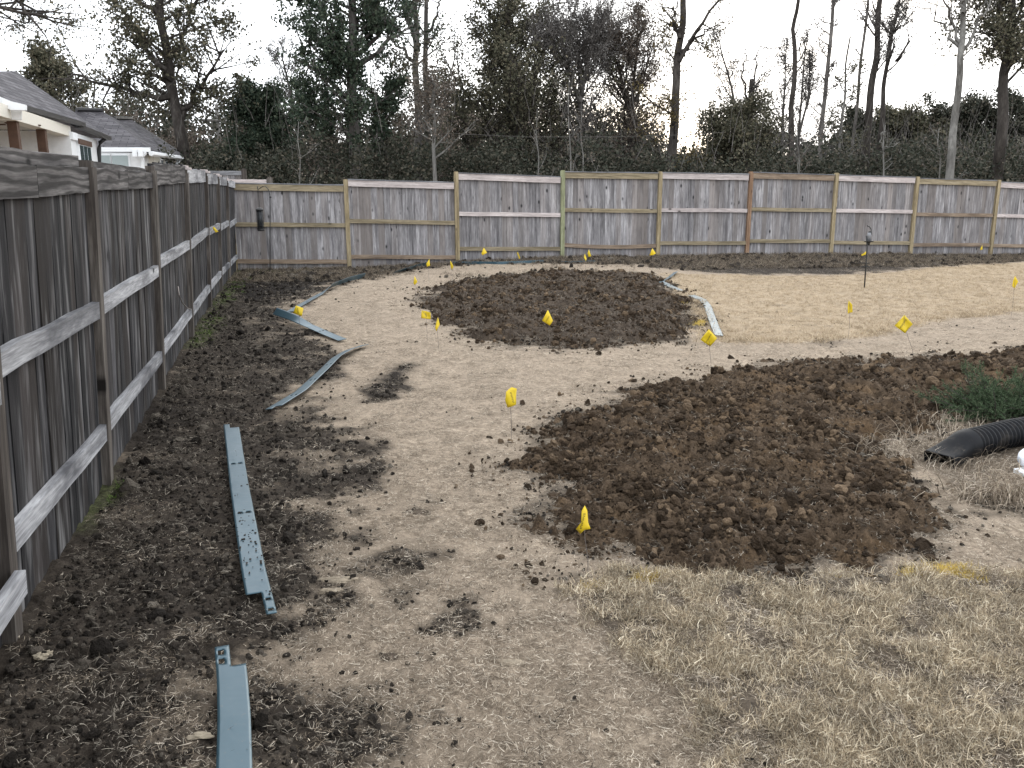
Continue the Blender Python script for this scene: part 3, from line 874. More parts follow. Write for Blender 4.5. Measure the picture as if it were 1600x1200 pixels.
# horizontal timbers given by their top edge ends
FAS = [((-420, 230), (-5, 256), .14), ((-5, 256), (147, 262), .13), ((157, 264), (243, 270), .12), ((250, 257), (287, 259), .17), ((292, 264), (317, 266), .15),
       ((321, 271), (339, 273), .14), ((342, 275), (355, 278), .14), ((358, 281), (367, 284), .13)]
MID = [None, ((0, 551), (156, 470), .092), ((164, 463), (250, 413), .092), ((255, 399), (296, 376), .09), ((300, 376), (323, 358), .09), ((326, 358), (343, 349), .09),
       ((346, 351), (359, 344), .09), ((362, 347), (369, 342), .09)]
BOT = [((-150, 1010), (14, 868), .11), ((24, 826), (171, 659), .092), ((179, 640), (257, 544), .092), ((263, 530), (301, 480), .09), ((305, 477), (329, 444), .09), ((332, 441), (348, 421), .09),
       ((351, 418), (361, 408), .09), ((364, 405), (370, 399), .09)]
LBME = [board_mesh(w_, 1.95, .017, 30 + k) for k, w_ in enumerate((.139, .139, .142, .132))]
for i in range(8):
    b0 = lpost[i][0]; b1_ = lpost[i + 1][0] if i < 7 else Vector((-6.0, 19.08, .08)) - LE * .05
    s0, s1 = (b0 - left0).dot(LE) + .047, (b1_ - left0).dot(LE) - .047
    def endpts(q, off, s0=s0, s1=s1):
        (pa, ya), (pb, yb) = q[:2]
        A, B = left_pt(pa, ya, off), left_pt(pb, yb, off)
        sA, sB = (A - left0).dot(LE), (B - left0).dot(LE)
        def at_s(s_): return A + (B - A) * ((s_ - sA) / (sB - sA))
        return at_s(s0), at_s(s1)
    if i == 0:
        F0 = (left0 + LE * s0 + LU * 1.72 + LN * .025, left0 + LE * s1 + LU * 1.72 + LN * .025)
        F0 = tuple(Vector((q.x, q.y, 1.72)) for q in F0)
        R0 = tuple(Vector((q.x, q.y, 1.0)) for q in F0)
    else:
        F0 = endpts(FAS[i], .022); R0 = endpts(MID[i], .038)
    B0 = endpts(BOT[i], .038) if i else tuple(Vector((q.x, q.y, .28)) for q in F0)
    ht = FAS[i][2]
    # the near fascias are made of two lengths with a joint
    if i in (1, 2):
        m_ = F0[0] + (F0[1] - F0[0]) * (.42 if i == 1 else .5)
        beam(left, 'trim_board', F0[0], m_ - LE * .003, LN, .02, ht, W_FASC, 50 + i); beam(left, 'trim_board', m_ + LE * .003, F0[1], LN, .02, ht, W_FASC, 60 + i)
    else:
        beam(left, 'trim_board', F0[0], F0[1], LN, .02, ht, W_FASC if i < 4 else W_LRAIL, 50 + i)
    beam(left, 'rail', R0[0], R0[1], LN, .037, .092, W_LRAIL, 70 + i)
    beam(left, 'rail', B0[0], B0[1], LN, .037, .092, W_LRAIL, 80 + i)
    L = s1 - s0 + .094
    nb = int(math.ceil(L / .141)); st = L / nb
    rise = -.015 if i in (0, 1, 2) else .008
    if i in (0, 1, 2):
        up_l = LU * (.066 if i < 2 else .04) - LN * .045
        beam(left, 'top_board', F0[0] + up_l, F0[1] + up_l - LU * .012, LN, .03, .10, W_FASC, 90 + i)
    for k in range(nb):
        t_ = (k + .5) / nb
        base = F0[0] + (F0[1] - F0[0]) * t_
        top = base + LU * (rise + random.uniform(-.012, .012))
        p_ = left0 + LE * (s0 - .047 + st * (k + .5)) + LN * random.uniform(-.004, .0)
        dz = (top.z - p_.z) / LU.z
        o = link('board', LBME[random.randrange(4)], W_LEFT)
        put(o, left, M4(p_ + LU * (dz - 1.95), LE, -LN, LU) @ Matrix.Rotation(random.gauss(0, .003), 4, 'Y'))
# weathered chunky caps on the far posts
for k, (b, L) in enumerate(lpost[4:], 4):
    g = Geo(); g.box(None, (-.07, -.03, L + .006), (.07, .12, L + .03)); g.box(None, (-.045, 0, L + .03), (.045, .09, L + .05))
    put(g.build('post_cap', W_PALE), left, M4(b, LE, -LN, LU))

# ---- neighbours' fences beyond the corner
def far_fence(x0, x1, ytop, Y, post_x, label, m_, capm):
    A, B = P(x0, ytop, Y), P(x1, ytop, Y)
    e = Vector(B - A).normalized()
    t = empty('wooden_fence', (A[0], A[1], 0), label, 'fence', 'fences of the neighbouring yards')
    nrm = Vector((e.y, -e.x, 0)).normalized()
    L = (Vector(B) - Vector(A)).length
    nb = int(L / .15)
    for k in range(nb):
        g = Geo(); g.box(None, (-.07, 0, 0), (.07, .02, A[2] - .02))
        put(g.build('board', m_), t, M4(Vector((A[0], A[1], 0)) + e * (L * (k + .5) / nb), e, -nrm, Vector((0, 0, 1))))
    beam(t, 'trim_board', Vector(A) + nrm * .03, Vector(B) + nrm * .03, nrm, .03, .12, capm, 3)
    for px in post_x:
        q = P(px, ytop - 2, Y)
        g = Geo(); g.box(None, (-.06, -.06, 0), (.06, .06, q[2])); g.box(None, (-.045, -.045, q[2]), (.045, .045, q[2] + .03))
        put(g.build('post', W_LPOST), t, M4(Vector((q[0], q[1], 0)) + nrm * .1, e, -nrm, Vector((0, 0, 1))))
far_fence(318, 383, 267, 26, (382,), 'short stretch of grey fence seen above the corner, farther of two', W_REAR, W_CAPG)
far_fence(342, 422, 280.5, 22, (422,), 'low grey fence just behind the corner with a rough post end', W_REAR, W_PALE)
# ------------------------------------------------------------------ houses
M_BRICKW = plain('white_painted_brick', (.72, .72, .72), .8, .2, var=.06, scale=12, bump=.15)
M_TRIMW = plain('white_trim', (.78, .79, .80), .6, .3, var=.04)
M_CREAM = plain('cream_beam', (.68, .64, .56), .6, .3, var=.05)
M_PORCHP = plain('brown_porch_post', (.08, .043, .028), .7, .3, var=.3, scale=9)
M_GUT = plain('dark_gutter', (.022, .021, .022), .45, .4)
M_CEIL = plain('porch_ceiling', (.5, .47, .42), .8, .2, var=.05)
def shingm(n, p):
    t = n.new('ShaderNodeTexCoord')
    b = n.new('ShaderNodeTexBrick', Scale=1.0, **{'Mortar Size': .012, 'Brick Width': .42, 'Row Height': .15})
    b.inputs['Color1'].default_value = (.060, .057, .062, 1); b.inputs['Color2'].default_value = (.125, .118, .125, 1); b.inputs['Mortar'].default_value = (.035, .033, .036, 1)
    n.l(t.outputs['UV'], b.inputs['Vector'])
    c = n.mix(1.0, b.outputs['Color'], n.ramp(n.noise(t.outputs['UV'], 3, 6, .7), [(.3, .75), (.7, 1.3)]), 'MULTIPLY')
    n.l(c, p.inputs['Base Color'])
M_SHING = mat('grey_shingle', shingm, .9, .2)
M_GLASS = plain('window_glass', (.05, .07, .075), .12, .5, var=.15, scale=3)
M_BLIND = plain('window_blind', (.33, .38, .38), .4, .4, var=.06)

def roof_plane(name, parent, pts, m, th=.10, uvdir=None):
    """a roof slope as a slab: the outline given counter-clockwise from above, courses parallel to its first edge"""
    pts = [Vector(q) for q in pts]
    nrm = (pts[1] - pts[0]).cross(pts[-1] - pts[0]).normalized()
    if nrm.z < 0: nrm = -nrm
    n_ = len(pts)
    off = Vector(parent.location)
    v = [q - off for q in pts] + [q - nrm * th - off for q in pts]
    f = [tuple(range(n_)), tuple(range(2 * n_ - 1, n_ - 1, -1))] + [(i, i + n_, (i + 1) % n_ + n_, (i + 1) % n_) for i in range(n_)]
    me = mesh(name, [tuple(q) for q in v], f)
    uv = me.uv_layers.new(name='UVMap')
    ex = (pts[1] - pts[0]).normalized(); ey = nrm.cross(ex)
    for l in me.loops:
        q = v[l.vertex_index] + off
        uv.data[l.index].uv = ((q - pts[0]).dot(ex), (q - pts[0]).dot(ey))
    return link(name, me, m, parent)

HU, HV = np.array([-.247, .969, 0]), np.array([.969, .247, 0])
HO = np.array([-9.76, 20, 0])
def H(u, v, z): return tuple(HO + HU * u + HV * v + np.array([0, 0, z]))
def hbox(parent, name, m, u0, u1, v0, v1, z0, z1):
    g = Geo()
    g.box(M4(HO, HU, -HV, (0, 0, 1)), (u0, -v1, z0), (u1, -v0, z1))
    return local(g, parent).build(name, m, parent)

h1 = empty('house', H(0, 0, 0), 'nearer white brick house with covered porch and brown posts beyond the left fence', 'house')
hbox(h1, 'wall', M_BRICKW, 0, 2.9, -6, 0, -.3, 3.10)
hbox(h1, 'porch_wall', M_BRICKW, -7, -.01, -7, -3.6, -.3, 3.2)
for u_ in (-1.85, -3.78):
    hbox(h1, 'porch_post', M_PORCHP, u_ - .08, u_ + .08, -.22, -.06, -.2, 3.0)
hbox(h1, 'porch_beam', M_CREAM, -6.4, .22, -.28, -.02, 3.0, 3.22)
hbox(h1, 'porch_ceiling', M_CEIL, -6.4, -.02, -3.58, -.31, 3.12, 3.18)
hbox(h1, 'corner_board', M_TRIMW, .02, .5, -.4, .05, 2.93, 3.09)
EA, EB, EC, ED, PK = P(-75, 131, 14.2), P(127, 189.5, 20.9), P(116, 190.5, 20.6), P(168, 211.5, 23.1), P(25, 111, 21.2)
roof_plane('roof', h1, [EA, EB, PK], M_SHING)
roof_plane('roof', h1, [EC, ED, PK - np.array([0, 0, .02])], M_SHING)
roof_plane('roof', h1, [EA, PK, P(-160, 113, 23)], M_SHING)
roof_plane('roof', h1, [ED, P(60, 206, 26), P(-120, 113, 24.5), PK], M_SHING)
for a_, b_ in ((EA, EB), (EC, ED)):
    g = Geo(); ex_ = Vector(b_ - a_).normalized(); zz_ = Vector((0, 0, 1)); yy_ = zz_.cross(ex_).normalized()
    g.box(M4(a_ - np.array([0, 0, .09]), ex_, yy_, ex_.cross(yy_)), (0, -.09, -.035), ((Vector(b_) - Vector(a_)).length, .0, .06)); local(g, h1).build('gutter', M_GUT, h1)
def slab(name, m, pix, Y, th):
    a_ = [P(px, py, Y) for px, py in pix]; n_ = len(a_); g = Geo()
    g.add(a_ + [q + np.array([-.05, th, 0]) for q in a_], [tuple(range(n_ - 1, -1, -1)), tuple(range(n_, 2 * n_))] + [(i, (i + 1) % n_, (i + 1) % n_ + n_, i + n_) for i in range(n_)])
    return local(g, h1).build(name, m, h1)
slab('rake_board', M_TRIMW, [(-80, 118), (17, 158), (41, 164), (41, 172), (17, 172), (-80, 130)], 15.7, .12)
slab('gable_panel', M_BRICKW, [(-80, 130), (17, 172), (34, 173), (34, 187), (-80, 187)], 15.85, .1)
wf = hbox(h1, 'window', M_TRIMW, .55, 1.85, .0, .05, 1.9, 2.96)
for k in range(3):
    g = Geo(); g.box(M4(HO, HU, -HV, (0, 0, 1)), (.61 + k * .41, -.056, 1.96), (.97 + k * .41, -.04, 2.84))
    local(g, h1); o = g.build('pane', M_GLASS, wf)
g = Geo(); g.box(M4(HO, HU, -HV, (0, 0, 1)), (.51, -.075, 2.86), (1.89, -.05, 2.98)); local(g, h1); g.build('lintel', M_PORCHP, wf)
g = Geo(); g.tube([P(164, 216, 22.9), P(161, 219, 22.8), P(156, 223, 22.75), P(155, 230, 22.75), P(155, 300, 22.75)], .05, 8)
local(g, h1).build('downspout', M_GUT, h1, True)
for px in (33, 41):
    q = P(px, 231, 19.98); g = Geo(); g.box(M4(q, HV, HU, (0, 0, 1)), (-.05, -.03, -.03), (.05, 0, .03)); local(g, h1).build('wall_outlet', M_GUT, h1)
# ceiling fan under the porch
q = np.array(P(18, 194, 17.4)); g = Geo()
g.tube([q + (0, 0, .25), q], .02, 6)
for k in range(4):
    an = k * 1.57 + .4; d_ = np.array([math.cos(an), math.sin(an), 0]); s_ = np.array([-d_[1], d_[0], 0])
    g.add([q + d_ * .1 + s_ * .05, q + d_ * .5 + s_ * .06, q + d_ * .5 - s_ * .06, q + d_ * .1 - s_ * .05] + [q + d_ * .1 + s_ * .05 - (0, 0, .02), q + d_ * .5 + s_ * .06 - (0, 0, .02), q + d_ * .5 - s_ * .06 - (0, 0, .02), q + d_ * .1 - s_ * .05 - (0, 0, .02)],
          [(0, 3, 2, 1), (4, 5, 6, 7), (0, 1, 5, 4), (1, 2, 6, 5), (2, 3, 7, 6), (3, 0, 4, 7)])
local(g, h1).build('ceiling_fan', M_PORCHP, h1)

h2c = P(225, 240, 28)
h2 = empty('house', (h2c[0], h2c[1], 0), 'farther white house with two hipped grey roofs beyond the left fence', 'house')
def hb2(name, m, u0, u1, v0, v1, z0, z1, par=None):
    g = Geo(); g.box(M4((h2c[0], h2c[1], 0), HU, -HV, (0, 0, 1)), (u0, -v1, z0), (u1, -v0, z1))
    local(g, h2); return g.build(name, m, par or h2)
ZW, ZT, ZB = P(190, 236, 28)[2], P(180, 241, 28)[2], P(180, 264, 28)[2]
hb2('wall', M_BRICKW, 0, 8, -6, -.05, -.3, ZW)
hb2('side_wall', M_CREAM, 1.2, 5.2, -3, .12, -.3, ZW - .06)
hb2('eave_board', M_TRIMW, -.42, -.36, -6, .25, ZW - .05, ZW + .08)
roof_plane('roof', h2, [P(90, 230, 27.3), P(235, 234.5, 28.0), P(160, 174, 31), P(118, 173, 30)], M_SHING)
roof_plane('roof', h2, [P(235, 234.5, 28.0), P(268, 241, 33), P(215, 205, 34), P(160, 174, 31)], M_SHING)
roof_plane('roof', h2, [P(232, 238, 29.0), P(284, 243.5, 33.5), P(206, 187, 35.5), P(174, 186, 34)], M_SHING)
roof_plane('roof', h2, [P(284, 243.5, 33.5), P(290, 242, 38), P(206, 187, 35.5)], M_SHING)
for (pa, pb) in (((120, 173.5, 30), (160, 174.5, 31)), ((178, 186.5, 34), (206, 187.5, 35.5))):
    g = Geo(); g.tube([P(*pa) + (0, 0, .05), P(*pb) + (0, 0, .05)], .07, 6); local(g, h2).build('ridge_cap', M_GUT, h2)
g = Geo(); g.tube([P(236, 240, 28.0), P(284, 247, 33.4)], .08, 6); local(g, h2).build('gutter', M_TRIMW, h2)
g = Geo(); g.tube([P(283, 247, 33.3), P(279, 252, 33.1), P(276, 256, 32.9), P(276, 300, 32.9)], .06, 6); local(g, h2).build('downspout', M_TRIMW, h2)
g = Geo(); g.tube([P(228, 238, 27.95), P(224, 243, 27.9), P(223, 247, 27.9), P(223, 300, 27.9)], .05, 6); local(g, h2).build('downspout', M_TRIMW, h2)
for px in (211, 220):
    q = P(px, 238.5, 27.6); g = Geo(); g.box(M4(q, HV, HU, (0, 0, 1)), (-.07, -.1, -.12), (.07, .2, .1)); local(g, h2).build('eave_bracket', M_TRIMW, h2)
for v0, v1 in ((-1.42, -.98), (-.93, -.47)):
    f = hb2('window', M_TRIMW, -.06, 0, v0 - .04, v1 + .04, ZB, ZT)
    hb2('pane', M_BLIND, -.08, -.05, v0, v1, ZB + .05, ZT - .05, f)
hb2('door_frame', M_TRIMW, -.05, 0, -.28, .0, 0, 2.6)
for u0 in (2.6, 3.9):
    f = hb2('window', M_TRIMW, u0, u0 + .55, .12, .16, 2.0, ZT - .02); hb2('pane', M_GLASS, u0 + .06, u0 + .49, .15, .175, 2.05, ZT - .08, f)

# ------------------------------------------------------------------ trees
def bark(name, a, b_, c_):
    def b(n, p):
        v = n.mapped((1, 1, .25), rnd=False)
        n.l(n.ramp(n.noise(v, 7, 6, .7), [(.3, a), (.5, b_), (.72, c_)]), p.inputs['Base Color'])
        n.bump(n.noise(v, 20, 4, .7), p, .5, .03)
    return mat(name, b, .9, .15)
B_DARK = bark('dark_bark', (.022, .019, .017), (.050, .043, .038), (.095, .085, .076))
B_GREY = bark('grey_bark', (.05, .046, .042), (.11, .10, .092), (.19, .175, .16))
B_PALE = bark('pale_bark', (.07, .066, .06), (.145, .138, .127), (.24, .23, .21))
def leafm(name, stops): return blades(name, stops, transl=.18, rough=.7, per_inst=0)  # leaf colours below are lifted in place of haze over the wood
L_GREEN = leafm('dark_green_leaf', [(0, (.018, .030, .020)), (.5, (.045, .062, .042)), (.9, (.078, .098, .064)), (1, (.11, .125, .085))])
L_OLIVE = leafm('olive_brown_leaf', [(0, (.040, .041, .027)), (.5, (.086, .084, .055)), (.9, (.14, .124, .084)), (1, (.18, .155, .105))])
L_BROWN = leafm('brown_leaf', [(0, (.054, .044, .036)), (.5, (.112, .091, .074)), (.9, (.165, .134, .108)), (1, (.20, .16, .13))])
L_GREYB = leafm('grey_brown_leaf', [(0, (.06, .055, .053)), (.6, (.12, .11, .103)), (1, (.18, .165, .15))])
L_GOLD = leafm('golden_brown_leaf', [(0, (.05, .04, .017)), (.6, (.11, .085, .036)), (1, (.18, .14, .06))])
L_UNDER = leafm('undergrowth_leaf', [(0, (.018, .022, .015)), (.5, (.046, .050, .036)), (.85, (.082, .076, .058)), (1, (.12, .105, .078))])

def leaf_cards(c, size, r, droop=.0):
    n = len(c)
    a = r.normal(size=(n, 3)); a[:, 2] -= droop; a /= np.linalg.norm(a, axis=1)[:, None]
    b = np.cross(a, r.normal(size=(n, 3))); b /= np.linalg.norm(b, axis=1)[:, None]
    L = (size * r.uniform(.6, 1.35, n))[:, None]
    v = np.stack([c - a * L * .5, c + b * L * .32, c + a * L * .5, c - b * L * .32 + np.cross(a, b) * L * .08], 1).reshape(-1, 3)
    return v, np.arange(n * 4).reshape(-1, 4)

def branch(r, p0, d, L, segs, wander, upb):
    pts = [p0]; d = d / np.linalg.norm(d)
    for k in range(segs):
        d = d + r.normal(0, wander, 3) + np.array([0, 0, upb]); d /= np.linalg.norm(d)
        pts.append(pts[-1] + d * L / segs)
    return np.array(pts)

def resample(p, n):
    p = np.asarray(p, float); s = np.r_[0, np.cumsum(np.linalg.norm(np.diff(p, axis=0), axis=1))]
    t = np.linspace(0, s[-1], n)
    return np.stack([np.interp(t, s, p[:, k]) for k in range(3)], -1)

LEAFK, LEAFS = 2.5, .60
def tree(name, label, trunks, Y, w0, w1, barkm, leafmat, seed, hero=(), n1=16, range1=(.35, 1.0), len1=(2.0, 1.0), ang=55, upb=.08, n2=5, n3=4, leaves=9, lsize=.16,
         lspread=.35, droop=.2, wander=.12, group=None, twig=.012, shape=None, cat='tree', lowbare=0.0):
    """trunks: pixel polylines from the base up; hero: pixel polylines of main limbs"""
    r = np.random.default_rng(seed)
    base = P(trunks[0][0][0], trunks[0][0][1], Y)
    t = empty(name, (base[0], base[1], 0), label, cat, group)
    gt, gb = Geo(), Geo(); leafc = []
    lims = []
    for tr in trunks:
        pts = [P(px, py, Y + r.normal(0, .15)) for px, py in tr]
        if pts[0][2] > .3 and tr is trunks[0]: pts.insert(0, np.array([pts[0][0] - (pts[1][0] - pts[0][0]) * .15, pts[0][1], -.1]))
        pp = resample(pts, max(8, int(len(pts) * 4)))
        wb = r.normal(0, w0 * .22, (len(pp), 3)); wb[0] = 0
        for _ in range(3): wb[1:-1] = (wb[:-2] + 2 * wb[1:-1] + wb[2:]) / 4
        pp = pp + wb
        rad = np.linspace(w0, w1, len(pp)) * .5
        if tr is not trunks[0]: rad *= .7
        rad[0] *= 1.25 if tr is trunks[0] else 1
        gt.tube(pp, rad, 9)
        Ls = np.linalg.norm(np.diff(pp, axis=0), axis=1).sum()
        for k in range(n1):
            q = range1[0] + (range1[1] - range1[0]) * (k + r.uniform()) / n1
            i = min(int(q * (len(pp) - 1)), len(pp) - 2); f = q * (len(pp) - 1) - i
            p0 = pp[i] * (1 - f) + pp[i + 1] * f
            ax = pp[i + 1] - pp[i]; ax /= np.linalg.norm(ax)
            az = r.uniform(0, 2 * np.pi) if k % 2 else (k * 2.4)
            sd = np.array([math.cos(az), math.sin(az), 0]); an = math.radians(r.normal(ang, 12))
            u_ = (q - range1[0]) / (range1[1] - range1[0] + 1e-6)
            s_ = shape(u_) if shape else 1 - .5 * u_
            L = (len1[0] + (len1[1] - len1[0]) * u_) * r.uniform(.7, 1.25) * (s_ if shape else 1)
            lims.append((branch(r, p0, ax * math.cos(an) + sd * math.sin(an), L, 5, wander, upb), min(rad[i] * .55, .02 + L * .016)))
    for hp in hero:
        pts = resample([P(px, py, Y + (r.normal(0, .5) if k else 0)) for k, (px, py) in enumerate(hp)], 10)
        pts[1:] += r.normal(0, .06, (9, 3))
        lims.append((pts, w0 * .20))
    for pts, rad in lims:
        L = np.linalg.norm(np.diff(pts, axis=0), axis=1).sum()
        gb.tube(pts, np.linspace(rad, max(rad * .25, .008), len(pts)), 5, False)
        nn2 = max(2, int(n2 * (1 + (L > 4) * 1.2)))
        for k in range(nn2):
            q = (k + r.uniform(.2, 1)) / nn2 * .8 + .2
            i = min(int(q * (len(pts) - 1)), len(pts) - 2)
            p0 = pts[i] + (pts[i + 1] - pts[i]) * (q * (len(pts) - 1) - i)
            ax = pts[i + 1] - pts[i]; ax /= np.linalg.norm(ax) + 1e-9
            d = ax * .75 + r.normal(0, .62, 3) + np.array([0, 0, upb * 2])
            L2 = min(L, 4.5) * r.uniform(.22, .5)
            b2 = branch(r, p0, d, L2, 3, wander * 1.3, upb)
            gb.tube(b2, np.linspace(max(rad * .32, twig), twig * .7, 4), 4, False)
            for j in range(n3):
                q2 = r.uniform(.25, 1)
                i2 = min(int(q2 * 3), 2)
                p1 = b2[i2] + (b2[i2 + 1] - b2[i2]) * (q2 * 3 - i2)
                d = (b2[-1] - b2[0]) / (L2 + 1e-9) * .8 + r.normal(0, .6, 3) + np.array([0, 0, upb])
                L3 = L2 * r.uniform(.3, .7)
                b3 = branch(r, p1, d, L3, 2, wander * 1.5, upb)
                gb.tube(b3, (twig * .7, twig * .55, twig * .3), 3, False)
                m = r.poisson(leaves * LEAFK)
                if m:
                    tt = r.uniform(.1, 1.15, m)[:, None]
                    leafc.append(b3[0] + (b3[2] - b3[0]) * tt + r.normal(0, lspread * .30, (m, 3)))
    local(gt, t).build('trunk', barkm, t, True)
    if gb.v: local(gb, t).build('branches', barkm, t)
    if leafc and leafmat:
        c = np.concatenate(leafc) - np.array(t.location)
        v, f = leaf_cards(c, lsize * LEAFS, r, droop)
        link('crown', mesh('crown', v, f), leafmat, t)
    return t

tree('oak_tree', 'large dark oak with long drooping limbs and thin leaves beside the farther white house', [[(291, 262), (283, 215), (272, 165), (263, 110), (257, 50), (254, -10), (250, -80)]], 36, .62, .2, B_DARK, L_OLIVE, 101,
     hero=[[(268, 150), (240, 150), (205, 140), (165, 135), (130, 122), (108, 108)], [(266, 118), (235, 88), (212, 55), (195, 20), (180, -10)], [(268, 125), (248, 105), (225, 75), (205, 60)],
           [(272, 160), (262, 130), (240, 115), (205, 108), (180, 115)], [(283, 190), (300, 145), (318, 128), (335, 105), (350, 80)], [(260, 85), (282, 78), (286, 50), (300, 20), (315, -15)],
           [(255, 30), (230, 10), (205, -5), (185, -30)], [(285, 200), (270, 155), (250, 140), (215, 130)]],
     n1=13, range1=(.45, 1), len1=(2.6, 2.6), ang=55, n2=8, n3=5, leaves=8.5, lsize=.20, lspread=.38, droop=.5, upb=.02)
tree('round_tree', 'round dense dark crown rising behind the ridge of the nearer house', [[(88, 240), (88, 190), (86, 140), (84, 100)]], 46, .5, .1, B_DARK, L_OLIVE, 102, n1=22, range1=(.35, 1), len1=(2.2, 1.1), ang=65, n2=6, n3=4, leaves=15, lsize=.26, lspread=.6)
tree('oak_tree', 'leafy oak branch tips reaching in at the top left corner', [[(-190, 300), (-185, 150), (-180, 0), (-175, -150)]], 26, .6, .25, B_DARK, L_OLIVE, 103,
     hero=[[(-180, 20), (-110, 5), (-40, 10), (15, 15), (60, 24)], [(-178, -30), (-100, -40), (-30, -20), (30, 0), (45, 20)]], n1=4, range1=(.6, 1), len1=(2.5, 2), n2=7, n3=5, leaves=9, lsize=.13, lspread=.35, droop=.4)
tree('dark_tree', 'broad very dark green tree with thick crown and grey trunk, behind the second rear panel', [[(551, 245), (551, 190), (549, 130), (548, 60), (545, -10), (540, -90)]], 33, .55, .22, B_GREY, L_GREEN, 104,
     hero=[[(550, 120), (530, 80), (510, 40), (500, -10)], [(549, 100), (575, 70), (600, 45), (630, 20)], [(549, 150), (520, 130), (490, 110), (470, 70)], [(549, 60), (570, 20), (580, -30)], [(549, 110), (580, 95), (612, 62), (648, 38)]],
     n1=31, range1=(.26, 1), len1=(2.3, 2.2), ang=62, n2=6, n3=5, leaves=12, lsize=.20, lspread=.36, droop=.35)
tree('feathery_tree', 'small pale grey feathery tree left of the broad dark green tree', [[(468, 250), (462, 180), (452, 130), (442, 85)]], 41, .3, .06, B_GREY, L_GREYB, 105, n1=22, range1=(.3, 1), len1=(2.4, .9), ang=38, upb=.12, n2=5, n3=5, leaves=5, lsize=.11, lspread=.3)
tree('dark_bush_tree', 'low bushy dark evergreen between the utility pole and the broad dark green tree', [[(410, 262), (408, 220), (408, 180), (406, 150)]], 38, .35, .1, B_DARK, L_GREEN, 106, n1=28, range1=(.08, 1), len1=(2.3, .9), ang=65, n2=6, n3=4, leaves=16, lsize=.22, lspread=.5)
tree('tall_tree', 'tall forked grey trunk with sparse top, left of a pair behind the second rear panel', [[(652, 262), (652, 190), (650, 120), (651, 60), (648, -20), (646, -90)], [(651, 80), (640, 40), (634, 0), (628, -40)]], 37, .42, .14, B_GREY, L_OLIVE, 107,
     hero=[[(651, 100), (632, 84), (617, 68), (600, 50)], [(650, 55), (644, 20), (640, -10)]], n1=8, range1=(.55, 1), len1=(1.8, 1.6), ang=45, n2=4, n3=4, leaves=3.5, lsize=.15, lspread=.4, group=None)
tree('tall_tree', 'tall bare grey trunk forking high up, right of a pair behind the second rear panel', [[(664, 262), (666, 190), (665, 120), (666, 60), (669, -20), (672, -90)]], 38, .36, .12, B_GREY, L_GREYB, 108,
     hero=[[(666, 52), (676, 40), (684, 18), (688, -10)], [(666, 70), (682, 52), (684, 40)]], n1=7, range1=(.6, 1), len1=(1.5, 1.3), ang=40, n2=4, n3=4, leaves=2, lsize=.13, lspread=.4)
tree('arching_tree', 'small dark arching tree with open branches and light showing behind it', [[(600, 258), (600, 215), (603, 185), (607, 150), (610, 118)]], 35, .3, .08, B_DARK, L_OLIVE, 109,
     hero=[[(602, 190), (620, 165), (640, 150), (655, 158)], [(601, 200), (588, 170), (580, 140), (578, 110)], [(604, 175), (622, 140), (640, 115)]], n1=14, range1=(.5, 1), len1=(1.7, .9), ang=45, n2=5, n3=4, leaves=5, lsize=.16, lspread=.4)
tree('thin_tree', 'thin mottled pale trunk left of the third rear post, in front of the brown thicket', [[(678, 280), (678, 240), (677, 200), (677, 165), (676, 130)]], 29, .19, .07, B_PALE, L_BROWN, 110, n1=14, range1=(.55, 1), len1=(1.3, .7), ang=50, n2=4, n3=4, leaves=5, lsize=.13, lspread=.4)
tree('rounded_tree', 'rounded olive brown tree with a high domed crown behind the third and fourth rear panels', [[(800, 262), (800, 200), (798, 140), (797, 80), (796, 32)]], 38, .42, .08, B_DARK, L_OLIVE, 111, n1=46, range1=(.2, 1), len1=(4.3, 1.5), ang=56, n2=6, n3=5, leaves=8, lsize=.19, lspread=.5, upb=.07,
     hero=[[(799, 180), (830, 130), (850, 90), (858, 60)], [(799, 170), (770, 130), (757, 100)]])
tree('feathery_tree', 'grey brown feathery tree with several upright stems behind the fourth rear panel', [[(912, 262), (910, 190), (908, 120), (903, 60), (892, 25)], [(908, 150), (920, 90), (932, 45)], [(909, 160), (892, 120), (872, 85), (862, 60)]], 37, .3, .05, B_GREY, L_GREYB, 112,
     n1=28, range1=(.12, 1), len1=(2.8, .8), ang=34, upb=.08, n2=5, n3=5, leaves=4.5, lsize=.12, lspread=.3)
tree('brown_tree', 'tall brown tree with fine upright branches left of the tall forked trunk', [[(985, 265), (988, 200), (990, 130), (993, 70), (996, 30)], [(988, 190), (970, 120), (955, 70)]], 39, .32, .06, B_DARK, L_BROWN, 113,
     n1=30, range1=(.12, 1), len1=(3.0, .9), ang=42, upb=.07, n2=5, n3=5, leaves=5.5, lsize=.14, lspread=.4)
tree('tall_tree', 'tall dark trunk with long bare forks at its top, behind the fifth rear post', [[(1049, 268), (1052, 200), (1056, 140), (1060, 90), (1064, 40), (1066, -20), (1068, -90)]], 34, .44, .17, B_DARK, L_GOLD, 114,
     hero=[[(1061, 96), (1080, 60), (1100, 30), (1122, 0), (1140, -25)], [(1060, 85), (1078, 70), (1100, 50), (1112, 45)], [(1062, 60), (1052, 40), (1042, 34)], [(1062, 58), (1053, 30), (1054, 5)]], n1=8, range1=(.2, .62), len1=(1.6, 1.4), ang=60, n2=5, n3=4, leaves=4.5, lsize=.15, lspread=.45)
tree('slender_tree', 'slender grey leaning tree with airy tufts at its top, right of the bright gap', [[(1150, 262), (1152, 210), (1150, 170), (1142, 130), (1130, 90), (1122, 68)]], 43, .28, .05, B_GREY, L_GREYB, 115, n1=16, range1=(.45, 1), len1=(1.7, .8), ang=40, n2=4, n3=4, leaves=3.5, lsize=.14, lspread=.4)
